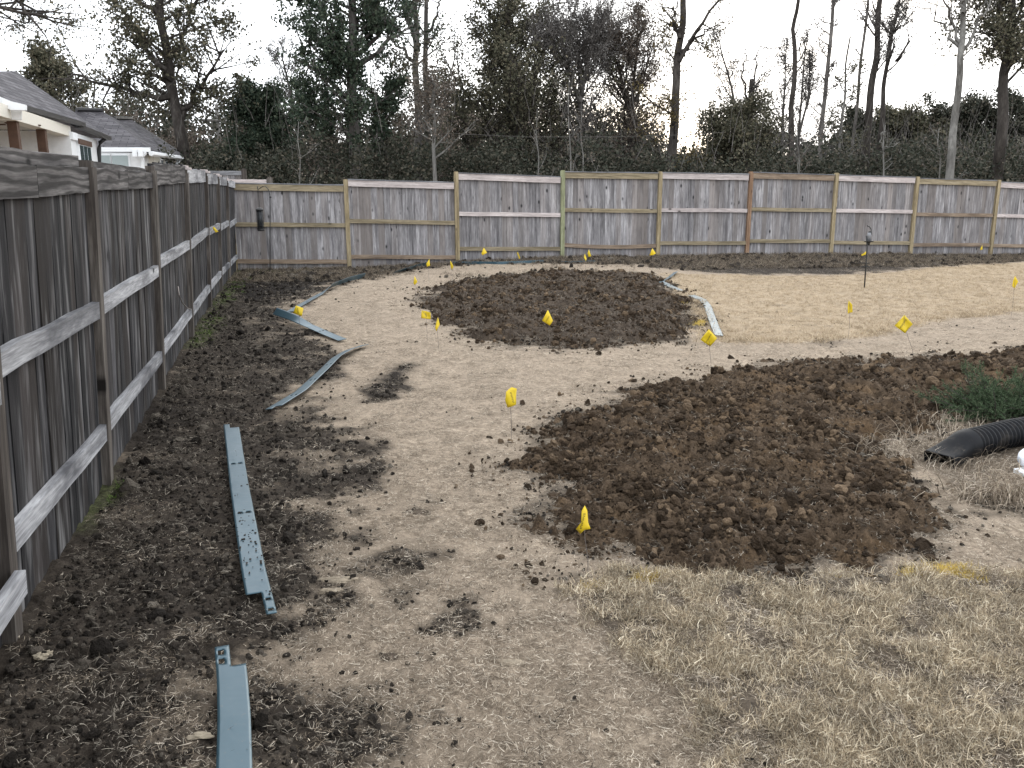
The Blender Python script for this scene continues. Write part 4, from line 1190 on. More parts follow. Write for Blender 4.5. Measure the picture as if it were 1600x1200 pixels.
tree('broken_tree', 'broken off dark trunk with light sprays beside it, behind the domed oak', [[(1170, 262), (1172, 200), (1175, 160), (1176, 126)]], 42, .36, .26, B_DARK, L_GREYB, 116, hero=[[(1173, 190), (1176, 130), (1182, 90), (1186, 70)], [(1173, 180), (1160, 120), (1168, 85)]], n1=3, range1=(.5, .9), len1=(1.6, 1.4), n2=5, n3=4, leaves=3.5, lsize=.14, lspread=.45)
tree('domed_oak', 'low dark domed oak right of the bright gap in the wood', [[(1150, 268), (1151, 235), (1152, 205), (1153, 180)]], 36, .35, .1, B_DARK, L_OLIVE, 117, n1=30, range1=(.2, 1), len1=(2.5, .9), ang=64, n2=6, n3=4, leaves=10, lsize=.18, lspread=.5)
tree('pole_tree', 'tall dark pole like trunk with a kink, between two feathery poplars', [[(1236, 268), (1236, 210), (1237, 150), (1240, 95), (1239, 45), (1246, 10), (1250, -60)]], 34, .27, .11, B_DARK, None, 118, n1=5, range1=(.55, 1), len1=(.8, .7), n2=3, n3=2, leaves=0)
tree('feathery_poplar', 'airy poplar with a few leaves, left of the kinked pole like trunk', [[(1222, 268), (1223, 200), (1226, 140), (1229, 70)]], 40, .2, .04, B_GREY, L_GREYB, 119, n1=26, range1=(.3, 1), len1=(1.3, .4), ang=28, upb=.12, n2=4, n3=3, leaves=3.5, lsize=.13, lspread=.35)
tree('feathery_poplar', 'airy two stemmed poplar, right of the kinked pole like trunk', [[(1243, 268), (1250, 190), (1256, 120), (1260, 55)], [(1246, 220), (1262, 150), (1268, 90)]], 41, .2, .04, B_GREY, L_GREYB, 120, n1=16, range1=(.3, 1), len1=(1.3, .4), ang=28, upb=.12, n2=4, n3=3, leaves=3.5, lsize=.13, lspread=.35)
tree('pole_tree', 'thin mottled pole tree with clinging tufts, right of the airy two stemmed poplar', [[(1279, 270), (1284, 210), (1290, 150), (1294, 90), (1298, 40), (1302, -50)]], 33, .20, .11, B_GREY, L_GREYB, 121, n1=22, range1=(.3, .95), len1=(.5, .5), ang=60, n2=3, n3=3, leaves=3, lsize=.11, lspread=.25)
tree('thin_tree', 'short thin snag with a dark clump of leaves halfway up', [[(1308, 272), (1312, 220), (1318, 160), (1322, 100), (1328, 58)]], 35, .16, .06, B_PALE, L_OLIVE, 122, n1=12, range1=(.35, .85), len1=(1.0, .6), n2=4, n3=3, leaves=4, lsize=.14, lspread=.35)
tree('pole_tree', 'very thin bare leaning pole left of the two leaning dark trunks', [[(1328, 270), (1333, 220), (1340, 150), (1347, 80), (1355, 20), (1360, -50)]], 36, .15, .09, B_GREY, L_GREYB, 123, n1=9, range1=(.4, 1), len1=(.6, .5), n2=3, n3=2, leaves=1.5, lsize=.12, lspread=.3)
tree('leaning_tree', 'tallest dark trunk leaning right with fine twigs near the top, left of two', [[(1353, 268), (1356, 215), (1362, 160), (1368, 100), (1373, 45), (1378, -10), (1382, -80)]], 36, .38, .16, B_DARK, L_GREYB, 124, n1=12, range1=(.55, 1), len1=(1.2, 1.0), ang=40, n2=4, n3=4, leaves=2.2, lsize=.12, lspread=.3)
tree('leaning_tree', 'forked dark trunk leaning right with wispy branches, right of two', [[(1374, 268), (1376, 200), (1380, 140), (1388, 90), (1396, 45), (1405, 5), (1412, -40)], [(1387, 95), (1389, 65), (1390, 40)]], 37, .3, .08, B_DARK, L_GREYB, 125, hero=[[(1400, 95), (1412, 80), (1426, 55)], [(1396, 50), (1412, 38), (1424, 28)]], n1=10, range1=(.6, 1), len1=(1.2, .9), ang=38, n2=4, n3=4, leaves=2.5, lsize=.12, lspread=.3)
tree('sapling', 'pale thin sapling forking in a small y in front of the dark wood', [[(1380, 280), (1380, 240), (1381, 195)]], 28, .08, .025, B_PALE, None, 126, twig=.006, hero=[[(1380.5, 237), (1392, 226), (1404, 222)], [(1380, 240), (1376, 215), (1378, 205)]], n1=3, range1=(.5, 1), len1=(.4, .3), n2=2, n3=1, leaves=0)
tree('white_barked_tree', 'tall white barked tree forking into a wide v at the top right', [[(1485, 280), (1488, 235), (1492, 190), (1496, 140), (1500, 90), (1503, 40), (1506, -20), (1508, -90)]], 29, .30, .13, B_PALE, L_GREYB, 127,
     hero=[[(1502, 82), (1515, 66), (1530, 40), (1546, 0), (1556, -30)], [(1501, 68), (1488, 35), (1478, 0), (1470, -30)], [(1501, 75), (1482, 55), (1466, 32), (1455, 10)], [(1504, 20), (1496, 0), (1490, -30)]], n1=6, range1=(.6, 1), len1=(1.0, .9), ang=35, n2=4, n3=3, leaves=1.6, lsize=.11, lspread=.3)
tree('leafy_tree', 'large dark leafy tree with a vine wrapped trunk at the right edge', [[(1558, 278), (1562, 220), (1567, 170), (1572, 115), (1577, 65), (1580, 20), (1583, -70)]], 31, .46, .2, B_DARK, L_OLIVE, 128,
     hero=[[(1574, 85), (1555, 70), (1540, 78)], [(1577, 60), (1560, 40), (1545, 50)], [(1578, 50), (1565, 15), (1552, -15)], [(1576, 75), (1600, 60), (1630, 50)], [(1578, 45), (1605, 20), (1625, -10)]], n1=20, range1=(.55, 1), len1=(2.1, 2.4), ang=52, n2=6, n3=5, leaves=9, lsize=.17, lspread=.45, droop=.35)
for k, (px, top, lab, leafm_) in enumerate([(1400, 184, 'round headed dark tree in the far wood below the two leaning trunks', L_OLIVE), (1482, 172, 'round headed dark tree in the far wood behind the white barked trunk', L_UNDER), (1538, 168, 'round headed dark tree in the far wood between the white barked and leafy trees', L_UNDER),
                                       (1592, 158, 'round headed dark tree in the far wood at the right edge', L_UNDER), (1440, 192, 'low round headed tree in the far wood left of the white barked trunk', L_OLIVE), (1345, 184, 'round headed dark tree in the far wood below the thin leaning pole', L_UNDER)]):
    tree('round_tree', lab, [[(px, 270), (px, 230), (px + 2, top + 20), (px, top + 8)]], 52, .45, .1, B_DARK, leafm_, 140 + k, n1=24, range1=(.3, 1), len1=(2.0, 1.1), ang=66, n2=5, n3=4, leaves=13, lsize=.26, lspread=.6, group='round headed trees of the far wood')
for k, (px, top, lab) in enumerate([(888, 120, 'pale thin bare stem below the grey brown feathery tree'), (907, 175, 'pale thin stem forking low behind the fourth rear panel'), (838, 170, 'pale thin stem in front of the rounded olive brown tree'),
                                    (465, 190, 'pale thin stem left of the broad dark trunk'), (1465, 200, 'pale thin stem left of the white barked tree'), (1245, 195, 'pale mottled thin stem below the airy two stemmed poplar')]):
    tree('sapling', lab, [[(px + 3, 285), (px + 4, 245), (px, (285 + top) / 2 - 15), (px + 2, top)]], 29.5, .075, .02, B_PALE, L_BROWN, 160 + k, n1=6, range1=(.35, 1), len1=(.9, .5), ang=36, n2=3, n3=2, twig=.006, leaves=1.2, lsize=.12, lspread=.3, group='pale saplings along the edge of the wood')

# ---- the thicket and far wood that read as one dark mass
def mass(name, label, prof, Ys, nclump, per, rad, size, m, seed, zlow=0.0):
    r = np.random.default_rng(seed)
    px = r.uniform(prof[0][0], prof[-1][0], nclump); Y = r.uniform(*Ys, nclump)
    top = np.interp(px, [q[0] for q in prof], [q[1] for q in prof]) + 34 * noise(px / 30.0, Y * .25, seed) + 6 + np.abs(r.normal(0, 16, nclump)) - 4
    ztop = np.array([P(a, b, c)[2] for a, b, c in zip(px, top, Y)]); X = np.array([P(a, b, c)[0] for a, b, c in zip(px, top, Y)])
    zz = zlow + (np.maximum(ztop, .6) - zlow) * r.uniform(0, 1, nclump) ** .9
    cen = np.stack([X, Y, zz], -1)
    rr = rad * r.uniform(.5, 1.4, nclump)
    d = r.normal(size=(nclump, per, 3)); d /= np.linalg.norm(d, axis=2)[:, :, None]
    c = cen[:, None] + d * (r.uniform(0.1, 1, (nclump, per, 1)) ** .5) * rr[:, None, None] * np.array([1, 1, .8])
    c = c.reshape(-1, 3); c = c[c[:, 2] > 0]
    v, f = leaf_cards(c, size, r, .2)
    o = tag(link(name, mesh(name, v, f), m), label, kind='stuff')
    return o
FARP = [(-250, 150), (60, 150), (120, 150), (200, 142), (330, 152), (400, 150), (450, 165), (550, 150), (620, 168), (680, 135), (750, 140), (830, 130), (900, 150), (1000, 165), (1035, 205), (1062, 246), (1085, 244), (1110, 205), (1150, 185), (1200, 196),
        (1235, 226), (1280, 216), (1340, 214), (1400, 210), (1450, 214), (1480, 206), (1520, 212), (1560, 204), (1600, 194), (1900, 190)]
mass('far_woods', 'dark brown wood far behind the rear fence', FARP, (46, 60), 1900, 80, 1.0, .22, L_UNDER, 201)
mass('brown_thicket', 'brown tangled thicket of twigs and leaves behind the fence', [(a, b + 28) for a, b in FARP], (38, 46), 1100, 70, .8, .14, L_BROWN, 202)
mass('undergrowth', 'low dark undergrowth right behind the rear fence', [(100, 215), (350, 222), (500, 215), (700, 212), (900, 222), (1030, 236), (1090, 246), (1150, 235), (1300, 226), (1500, 224), (1900, 218)], (30, 38), 2100, 80, .62, .12, L_UNDER, 203)
mass('distant_woods', 'darkest band of distant wood seen low between the trunks', [(-300, 205), (300, 205), (620, 215), (700, 205), (1000, 225), (1040, 246), (1095, 250), (1130, 235), (1300, 220), (1900, 210)], (74, 92), 2300, 46, 1.5, .55, L_UNDER, 204)
# twigs among the thicket
gtw = Geo(); rt = np.random.default_rng(77)
for k in range(520):
    px = rt.uniform(100, 1620); top = np.interp(px, [q[0] for q in FARP], [q[1] for q in FARP]) + 10
    Y = rt.uniform(31, 46); p0 = P(px, rt.uniform(min(top + 10, 258), 264), Y)
    b_ = branch(rt, p0, np.array([rt.normal(0, .3), rt.normal(0, .3), 1.0]), rt.uniform(.8, 2.8), 4, .16, .07)
    gtw.tube(b_, np.linspace(rt.uniform(.007, .018), .004, 5), 3, False)
tag(gtw.build('thicket_twigs', B_GREY), 'thin grey twigs standing in the thicket behind the rear fence', kind='stuff')

# ---- utility pole and wires
up_ = empty('utility_pole', (P(338, 250, 48)[0], 48, 0), 'slim pale utility pole with a crossarm left of the bushy evergreen', 'utility pole')
g = Geo(); q = P(338, 163, 48); g.tube([(q[0], 48, -.2), (q[0], 48, q[2])], (.13, .09), 8); local(g, up_).build('pole', B_PALE, up_, True)
g = Geo(); g.tube([P(318, 188, 47.9), P(358, 189, 47.9)], .07, 6); local(g, up_).build('crossarm', B_PALE, up_)
def wire(label, pts, Y):
    g = Geo(); g.tube(resample([P(a, b, Y) for a, b in pts], 14), .009, 4); return tag(g.build('overhead_wire', B_GREY), label, 'wire', 'overhead wires in front of the wood')
wire('thin overhead wire running left from the utility pole crossarm', [(338, 188), (270, 190), (200, 189), (100, 183)], 47.8)
wire('thin overhead wire running right from the utility pole crossarm', [(338, 188), (420, 195), (520, 202), (680, 207)], 47.8)
wire('thin overhead wire crossing behind the fourth rear panel', [(690, 208), (820, 214), (950, 214), (1060, 211), (1130, 207)], 33)

# ------------------------------------------------------------------ steel edging strips
def edging(label, path, width, lift, slots=(), cuts=(), ret=False, tilt=None, wav=0.0, seed=0):
    """path: pixel points along the strip's middle; a grid of 1 cm cells, slots and notches left open, then given thickness"""
    r = random.Random(seed)
    wp = np.array([at(*q[:2], h=(q[2] if len(q) > 2 else lift)) for q in path])
    n = max(12, int(np.linalg.norm(np.diff(wp, axis=0), axis=1).sum() / .0125))
    # smooth through the points
    s = np.r_[0, np.cumsum(np.linalg.norm(np.diff(wp, axis=0), axis=1))]; t = np.linspace(0, s[-1], n + 1)
    c = np.stack([np.interp(t, s, wp[:, k]) for k in range(3)], -1)
    for _ in range(max(2, n // 14)):
        c[1:-1] = .25 * c[:-2] + .5 * c[1:-1] + .25 * c[2:]
    tn = np.gradient(c, axis=0); tn /= np.linalg.norm(tn, axis=1)[:, None]
    sd = np.cross(tn, [0, 0, 1.]); sd /= np.linalg.norm(sd, axis=1)[:, None]
    if sd[:, 0].mean() < 0: sd = -sd
    W = 10
    verts, idx = [], {}
    for i in range(n + 1):
        a_ = np.interp(i / n, *zip(*tilt)) if tilt else 0.0
        for j in range(W + 1):
            o_ = (j / W - .5) * width
            sv = sd[i] * math.cos(a_) + np.array([0, 0, 1.]) * math.sin(a_)
            z_ = wav * math.sin(i * .05 + seed)
            verts.append(c[i] + sv * o_ + np.array([0, 0, z_ + abs(math.sin(a_)) * width * .5]))
    hole = set()
    for u_, js in slots:
        i0 = int(u_ * n)
        for i in range(i0, min(n, i0 + 2)):
            for j in js: hole.add((i, j))
    for u0, u1, j0, j1 in cuts:
        for i in range(max(0, int(u0 * n)), min(n, int(round(u1 * n)))):
            for j in range(j0, j1): hole.add((i, j))
    f = [(i * (W + 1) + j, i * (W + 1) + j + 1, (i + 1) * (W + 1) + j + 1, (i + 1) * (W + 1) + j) for i in range(n) for j in range(W) if (i, j) not in hole]
    used = sorted({k for q in f for k in q}); mp_ = {k: q for q, k in enumerate(used)}
    loc = c[n // 2].copy()
    me = mesh('edging_strip', [verts[k] - loc for k in used], [tuple(mp_[k] for k in q) for q in f], True)
    o = link('edging_strip', me, M_EDGE); o.location = loc
    tag(o, label, 'edging', 'steel landscape edging strips laid out on the soil')
    md = o.modifiers.new('thickness', 'SOLIDIFY'); md.thickness = .004; md.offset = -1
    return o, c, sd

PAIR = (2, 3, 6, 7)
s1, c1_, sd1 = edging('long pale blue strip speckled with dirt lying along the left soil', [(361, 664), (366, 700), (374, 760), (384, 820), (396, 890), (412, 962)], .10, .042,
    slots=[(.30, PAIR), (.60, PAIR), (.95, (7, 8)), (.985, (7, 8))], cuts=[(0, .035, 4, 10), (.93, 1.0, 0, 6)], wav=.004, seed=1)
# crumbs lying on the strip
g = Geo(); rr_ = random.Random(4)
for k in range(85):
    i = int(len(c1_) * min(.98, max(.45, rr_.gauss(.70, .12)))); o_ = rr_.uniform(-.046, .046); s_ = rr_.uniform(.002, .0055)
    q = c1_[i] + sd1[i] * o_ + np.array([0, 0, .003 + s_ * .5])
    bm = bmesh.new(); bmesh.ops.create_icosphere(bm, subdivisions=1, radius=s_)
    g.add([np.array(v.co) * (1.3, 1, .8) + q for v in bm.verts], [tuple(v.index for v in f.verts) for f in bm.faces]); bm.free()
g.v = [q - np.array(s1.location) for q in g.v]
tag(g.build('dirt_crumbs', M_CLODG, s1), kind='stuff')
edging('dark blue strip with a stepped end at the bottom edge', [(358, 1010), (363, 1060), (366, 1120), (366, 1200), (366, 1260)], .098, .038, slots=[(.03, (1, 2)), (.045, (1, 2)), (.10, (1, 2)), (.115, (1, 2))], cuts=[(0, .165, 5, 10)], wav=.003, seed=2)
edging('bright curved strip sweeping towards the island bed, pierced by slot pairs', [(424, 640), (470, 612), (505, 580), (525, 560), (545, 548), (570, 540)], .10, .03, slots=[(.16, PAIR), (.36, PAIR), (.60, PAIR)], cuts=[(0, .03, 5, 10)],
       tilt=[(0, .15), (.4, .25), (.8, .3), (1, .2)], seed=3)
edging('strip slanting down to the right with its far end dark and propped up', [(430, 491, .07), (455, 499, .06), (485, 511, .04), (510, 522, .03), (535, 532, .02)], .10, .02, slots=[(.7, PAIR)], tilt=[(0, .9), (.3, .6), (.5, .15), (1, .1)], seed=4)
edging('twisted strip climbing from the tilted square flag towards the corner', [(452, 487), (480, 471), (500, 460), (520, 449), (545, 440), (570, 434, .03)], .095, .02, slots=[(.5, PAIR)], tilt=[(0, .05), (.4, .1), (.6, .9), (1, 1.25)], seed=5)
edging('dark strip on edge curving in behind the leftmost upright flag', [(616, 428), (632, 424), (652, 419), (668, 416)], .10, .02, tilt=[(0, .6), (1, 1.1)], seed=6)
edging('low dark green strip standing on edge along the foot of the third rear panel', [(708, 414), (740, 413.5), (775, 414), (805, 413), (850, 411)], .07, -.01, tilt=[(0, 1.5), (1, 1.52)], seed=7)
edging('short dark strip standing on edge in front of the fourth rear panel', [(872, 412.5), (900, 412), (930, 411)], .06, -.015, tilt=[(0, 1.5), (1, 1.52)], seed=8)
edging('pale strip ending below the large tilted flag on the golden lawn', [(1080, 462, .0), (1098, 469, .012), (1106, 479, .018), (1113, 500, .02), (1123, 525, .02)], .10, .03, slots=[(.72, (3, 4, 5, 6))], tilt=[(0, .1), (1, -.1)], seed=9)
edging('thin strip with a sharp bend at the right end of the island bed', [(1056, 426, .02), (1046, 434, .02), (1033, 441, .02), (1050, 449, .005), (1070, 458, -.02), (1084, 464, -.03)], .09, .015, tilt=[(0, .3), (1, .1)], seed=10)

# ------------------------------------------------------------------ marker flags
def flag(label, poly, h, seed, lean=(0, 0), lettering=None, wire=True):
    r = random.Random(seed)
    cx = sum(q[0] for q in poly) / len(poly); cy = sum(q[1] for q in poly) / len(poly)
    top = at(cx, cy, h)
    k = np.dot(top - CAMP, fw)
    gz_ = float(G(top[0], top[1]))
    base = np.array([top[0] + lean[0], top[1] + lean[1], gz_])
    o = empty('marker_flag', tuple(base), label, 'marker flag', 'yellow marker flags on wire stakes')
    # outline in the upright plane facing the yard, subdivided and gently curled
    def lift(px, py):
        return np.array([(px - cx) * k / 1355.9, 0, (cy - py) * k / 1355.9])
    p = [lift(*q) for q in poly]
    c0 = np.zeros(3); yaw = r.uniform(-.35, .35)
    R_ = np.array([[math.cos(yaw), -math.sin(yaw), 0], [math.sin(yaw), math.cos(yaw), 0], [0, 0, 1]])
    ph = r.uniform(0, 6)
    def curl(q): return np.array([q[0] / math.cos(yaw), math.sin(q[0] * 45 + q[2] * 25 + ph) * .010, q[2]])
    rings = []
    for f_ in (1, .66, .33):
        pts = []
        for a_, b_ in zip(p, p[1:] + p[:1]):
            for t_ in (0, .5): pts.append(curl((a_ * (1 - t_) + b_ * t_) * f_))
        rings.append(pts)
    v = [q for ring in rings for q in ring] + [curl(c0)]
    m_ = len(rings[0]); f = []
    for a_ in range(2):
        for j in range(m_): f.append((a_ * m_ + j, a_ * m_ + (j + 1) % m_, (a_ + 1) * m_ + (j + 1) % m_, (a_ + 1) * m_ + j))
    for j in range(m_): f.append((2 * m_ + j, 2 * m_ + (j + 1) % m_, 3 * m_))
    off = top - base
    v = [R_ @ q + off for q in v]
    fl = link('flag_sheet', mesh('flag_sheet', v, f, True), M_FLAG, o)
    md = fl.modifiers.new('thickness', 'SOLIDIFY'); md.thickness = .0012
    if wire:
        g = Geo()
        lx = max(poly, key=lambda q: -q[1])
        e = R_ @ curl(lift(*lx)) + off
        g.tube([(0, 0, -.05), tuple(off * .35 + np.array([.006, 0, 0])), tuple(off * .7), tuple(off + (0, .004, 0)), tuple(e)], .0016, 5)
        g.build('wire_stake', M_WIRE, o)
    if lettering:
        (x0, y0), (x1, y1), hh = lettering
        a_, b_ = lift(x0, y0), lift(x1, y1); d_ = (b_ - a_); L = np.linalg.norm(d_); d_ /= L; nn = np.array([-d_[2], 0, d_[0]])
        g = Geo(); nlet = 9; rr2 = random.Random(3)
        for q in range(nlet):
            s0 = L * q / nlet; w_ = L / nlet * .62; H_ = hh * k / 1355.9
            for (u0, u1, v0, v1) in ((0, .28, 0, 1), (.28, 1, rr2.choice((.38, .8, .0)), None), (.72, 1, rr2.choice((0, .45)), 1)):
                if v1 is None: v1 = v0 + .2
                cor = []
                for uu, vv in ((u0, v0), (u1, v0), (u1, v1), (u0, v1)):
                    q3 = a_ + d_ * (s0 + w_ * uu) + nn * H_ * (vv - .5)
                    q3 = curl(q3) + np.array([0, -.0022, 0]); cor.append(R_ @ q3 + off)
                g.add(cor, [(0, 1, 2, 3)])
        le = g.build('lettering', M_INK, fl)
    return o

flag('yellow flag drooping from its wire in front of the near brown soil mound', [(913, 789), (917, 797), (919, 815), (923, 825), (914, 827), (907, 836), (900, 829), (909, 815), (909, 797)], .27, 1, (.02, 0), ((908, 826), (914, 800), 3))
flag('yellow folded flag standing alone on the open tan path', [(790, 611), (800, 605), (808, 608), (806, 633), (793, 637), (789, 625)], .30, 2, (0, 0), ((798, 613), (802, 630), 3))
flag('large yellow square flag tilted on its corner below the pale edging strip', [(1107, 514), (1120, 528), (1110, 542), (1095, 531)], .34, 3, (.03, 0), ((1104, 535), (1111, 521), 2))
flag('large yellow square flag tilted on its corner on the bare path at right', [(1412, 492), (1425, 506), (1415, 521), (1399, 509)], .36, 4, (.14, 0), ((1407, 512), (1416, 499), 2.4))
flag('kite shaped yellow flag in the round island bed', [(856, 484), (864, 501), (859, 509), (847, 501)], .32, 5, (.01, 0), ((853, 502), (858, 494), 1.6))
flag('yellow square flag beside the kinked edging strips near the left soil', [(463, 477), (474, 482), (471, 494), (458, 489)], .30, 6, (0, 0), ((465, 481), (466, 490), 1.6))
flag('level yellow rectangle flag at the left tip of the island bed', [(659, 485), (673, 488), (673, 499), (658, 497)], .30, 7, (0, 0), ((665, 489), (666, 496), 1.4))
flag('yellow flag seen edge on just below the left tip of the island bed', [(684, 495), (687, 507), (682, 518), (680, 512)], .26, 8)
flag('narrow yellow flag on the golden lawn between the two large square flags', [(1325, 469), (1331, 476), (1333, 488), (1325, 490)], .34, 9)
flag('yellow flag on a tall wire at the right edge of the golden lawn', [(1584, 431), (1590, 440), (1587, 451), (1582, 447)], .42, 10)
flag('yellow flag beside the thin feeder pole in front of the sixth rear post', [(1354, 392), (1352, 398), (1347, 400), (1346, 398)], .34, 11)
flag('small yellow flag against the foot of the rear fence near its right end', [(1534, 383), (1535, 390), (1532, 391), (1532, 388)], .34, 12)
flag('small yellow flag against the rear fence beside the fifth post', [(1019, 388), (1025, 396), (1020, 399), (1015, 399)], .34, 13)
flag('right yellow flag of a close pair behind the island bed', [(920, 390), (924, 400), (920, 402), (918, 396)], .36, 14)
flag('left yellow flag of a close pair behind the island bed', [(914, 396), (917, 404), (915, 408), (912, 402)], .32, 15)
flag('narrow yellow flag right of the flag in front of the third rear panel rail', [(809, 393), (813, 403), (811, 405), (808, 396)], .34, 16)
flag('yellow triangular flag in front of the bottom rail of the third rear panel', [(756, 387), (761, 395), (754, 399), (752, 396)], .36, 17)
flag('yellow flag at the foot of the third rear post', [(704, 407), (709, 416), (706, 422), (704, 418)], .32, 18)
flag('yellow flag over the dark edging strip left of the third rear post', [(671, 405), (672, 415), (667, 417), (666, 412)], .32, 19)
flag('yellow flag left of the island bed on the tan turf below the dark edging', [(648, 431), (652, 440), (648, 446), (646, 442)], .30, 20)
# the flag tucked behind the left fence rail
q = left_pt(335, 357, .055)
o = empty('marker_flag', tuple(q), 'crumpled yellow flag tucked over the middle rail of the left fence', 'marker flag', 'yellow marker flags on wire stakes')
k_ = (Vector(q) - Vector(CAMP)).dot(Vector(fw)) / 1355.9
pts = [(-5, 3.5), (1, 2), (6, -5), (2, -6), (-1, -3)]
v = [(a_ * k_, -.015 * (i % 2), b_ * k_) for i, (a_, b_) in enumerate(pts)] + [(0, -.03, 0)]
fl = link('flag_sheet', mesh('flag_sheet', v, [(i, (i + 1) % 5, 5) for i in range(5)]), M_FLAG, o)
fl.modifiers.new('thickness', 'SOLIDIFY').thickness = .0015

# ------------------------------------------------------------------ feeders and poles
b = at(422, 429); Yb = b[1]
hk = empty('shepherd_hook', tuple(b), 'tall black shepherd hook pole in front of the first rear panel', 'garden hook')
g = Geo()
arc = [P(422, 428, Yb), P(422, 380, Yb), P(422, 330, Yb), P(422, 306, Yb), P(420, 297, Yb), P(415, 291, Yb), (P(410, 291.5, Yb)), P(405, 295, Yb), P(403, 298, Yb), P(402.5, 294, Yb), P(402.5, 291, Yb)]
g.tube(arc, .009, 6); local(g, hk).build('pole', M_IRON, hk, True)
g = Geo(); g.tube([P(421, 308, Yb), P(424, 308, Yb)], .016, 6); local(g, hk).build('clamp', M_IRON, hk)
fc = P(407, 345, Yb)
fd = empty('bird_feeder', tuple(P(406, 326, Yb)), 'black tube bird feeder hanging from the shepherd hook', 'bird feeder')
k_ = Yb / 1355.9
g = Geo(); g.tube([P(403, 297, Yb), P(404.5, 312, Yb), P(406, 324, Yb)], .004, 4); local(g, fd).build('hanger', M_IRON, fd)
def lathe(prof, c, k=14):
    gg = Geo(); n_ = len(prof); v = []; f = []
    for (rr, zz) in prof:
        for j in range(k): v.append((c[0] + rr * math.cos(j * 2 * math.pi / k), c[1] + rr * math.sin(j * 2 * math.pi / k), c[2] + zz))
    for i in range(n_ - 1):
        for j in range(k): f.append((i * k + j, i * k + (j + 1) % k, (i + 1) * k + (j + 1) % k, (i + 1) * k + j))
    f.append(tuple(range(k - 1, -1, -1))); f.append(tuple((n_ - 1) * k + j for j in range(k)))
    gg.add(v, f); return gg
zt, zb = P(406, 325, Yb), P(407, 361, Yb)
Lz = zt[2] - zb[2]; ax_ = (zt + zb) / 2
M_TUBE = plain('dark_mesh_tube', (.035, .038, .042), .5, .4, .3)
local(lathe([(.075, Lz / 2 - .05), (.078, Lz / 2 - .03), (.055, Lz / 2 - .005), (.02, Lz / 2 + .01)], ax_), fd).build('lid', M_IRON, fd, False)
local(lathe([(.052, -Lz / 2 + .05), (.052, Lz / 2 - .05)], ax_), fd).build('seed_tube', M_TUBE, fd, True)
local(lathe([(.06, -Lz / 2), (.068, -Lz / 2 + .02), (.066, -Lz / 2 + .05)], ax_), fd).build('base', M_IRON, fd)
for j in range(8):
    an = j * math.pi / 4; d_ = np.array([math.cos(an) * .066, math.sin(an) * .066, 0])
    g = Geo(); g.tube([ax_ + d_ + (0, 0, Lz / 2 - .05), ax_ + d_ + (0, 0, -Lz / 2 + .04)], .0035, 4); local(g, fd).build('cage_bar', M_IRON, fd)
for q_ in (-.25, 0, .25):
    g = Geo(); an = np.linspace(0, 2 * np.pi, 17); g.tube([ax_ + np.array([math.cos(a_) * .067, math.sin(a_) * .067, q_ * Lz]) for a_ in an], .003, 4, False); local(g, fd).build('cage_ring', M_IRON, fd)

b = at(1351, 451); Yb = b[1]
fp = empty('feeder_pole', tuple(b), 'thin dark pole with a hook standing on the golden lawn near the sixth rear panel', 'garden hook')
g = Geo(); g.tube([P(1350.5, 451, Yb), P(1353, 415, Yb), P(1355, 385, Yb), P(1353.5, 368, Yb)], .011, 6); local(g, fp).build('pole', M_IRON, fp, True)
g = Geo(); g.tube([P(1355, 380, Yb), P(1361.5, 366, Yb), P(1361, 358, Yb), P(1358.5, 354, Yb), P(1356, 354, Yb), P(1355.5, 352, Yb)], .008, 6); local(g, fp).build('hook_arm', M_IRON, fp, True)
for y0, w_ in ((411, 6), (416.5, 6.5)):
    g = Geo(); g.tube([P(1352.5 - w_, y0, Yb), P(1352.5 + w_, y0 + .3, Yb)], .009, 5); local(g, fp).build('step_bar', M_IRON, fp)
c_ = P(1357.5, 377, Yb + .02)
fd2 = empty('bird_feeder', tuple(c_), 'small glass bird feeder on a black tray on the thin pole', 'bird feeder')
M_CLEAR = plain('cloudy_tube', (.20, .205, .22), .3, .4, var=.05)
k_ = Yb / 1355.9
local(lathe([(7 * k_, -.006), (7.4 * k_, .0), (7.4 * k_, .012)], c_, 18), fd2).build('tray', M_IRON, fd2)
local(lathe([(3.3 * k_, .012), (3.3 * k_, 11 * k_), (2.4 * k_, 13.5 * k_)], c_), fd2).build('seed_tube', M_CLEAR, fd2, True)
local(lathe([(2.6 * k_, 13.4 * k_), (1.2 * k_, 15.5 * k_)], c_), fd2).build('lid', M_IRON, fd2)
local(lathe([(1.5 * k_, -6 * k_), (3 * k_, -.007)], c_), fd2).build('tray_bracket', M_IRON, fd2)

# ------------------------------------------------------------------ drain pipe, white sleeve, shrub and grass clumps
def pipem(n, p):
    t = n.new('ShaderNodeTexCoord')
    f = n.noise(t.outputs['Object'], 7, 7, .7); f2 = n.noise(t.outputs['Object'], 60, 4, .7)
    c = n.mix(n.math('MULTIPLY', n.ramp(f, [(.5, 0.0), (.75, .55)]), n.ramp(f2, [(.35, .2), (.65, 1.0)])), (.0045, .005, .0065), (.09, .075, .06))
    n.l(c, p.inputs['Base Color'])
M_PIPE = mat('black_pipe', pipem, .55, .14)
pc = [at(1507, 716), at(1522, 712), at(1545, 706), at(1574, 698.5), at(1610, 692), at(1680, 684)]
RAD = .088
pc = resample([q + np.array([0, 0, RAD]) for q in pc], 260)
for _ in range(60): pc[1:-1] = .25 * pc[:-2] + .5 * pc[1:-1] + .25 * pc[2:]
dp = empty('drain_pipe', tuple(pc[0] - (0, 0, RAD)), 'black corrugated drain pipe with a flat outlet end lying beside the soil mound', 'drain pipe')
g = Geo(); rad = np.array([RAD * (1 + .06 * math.copysign(abs(math.sin(i * .62)) ** .6, math.sin(i * .62))) for i in range(len(pc))])
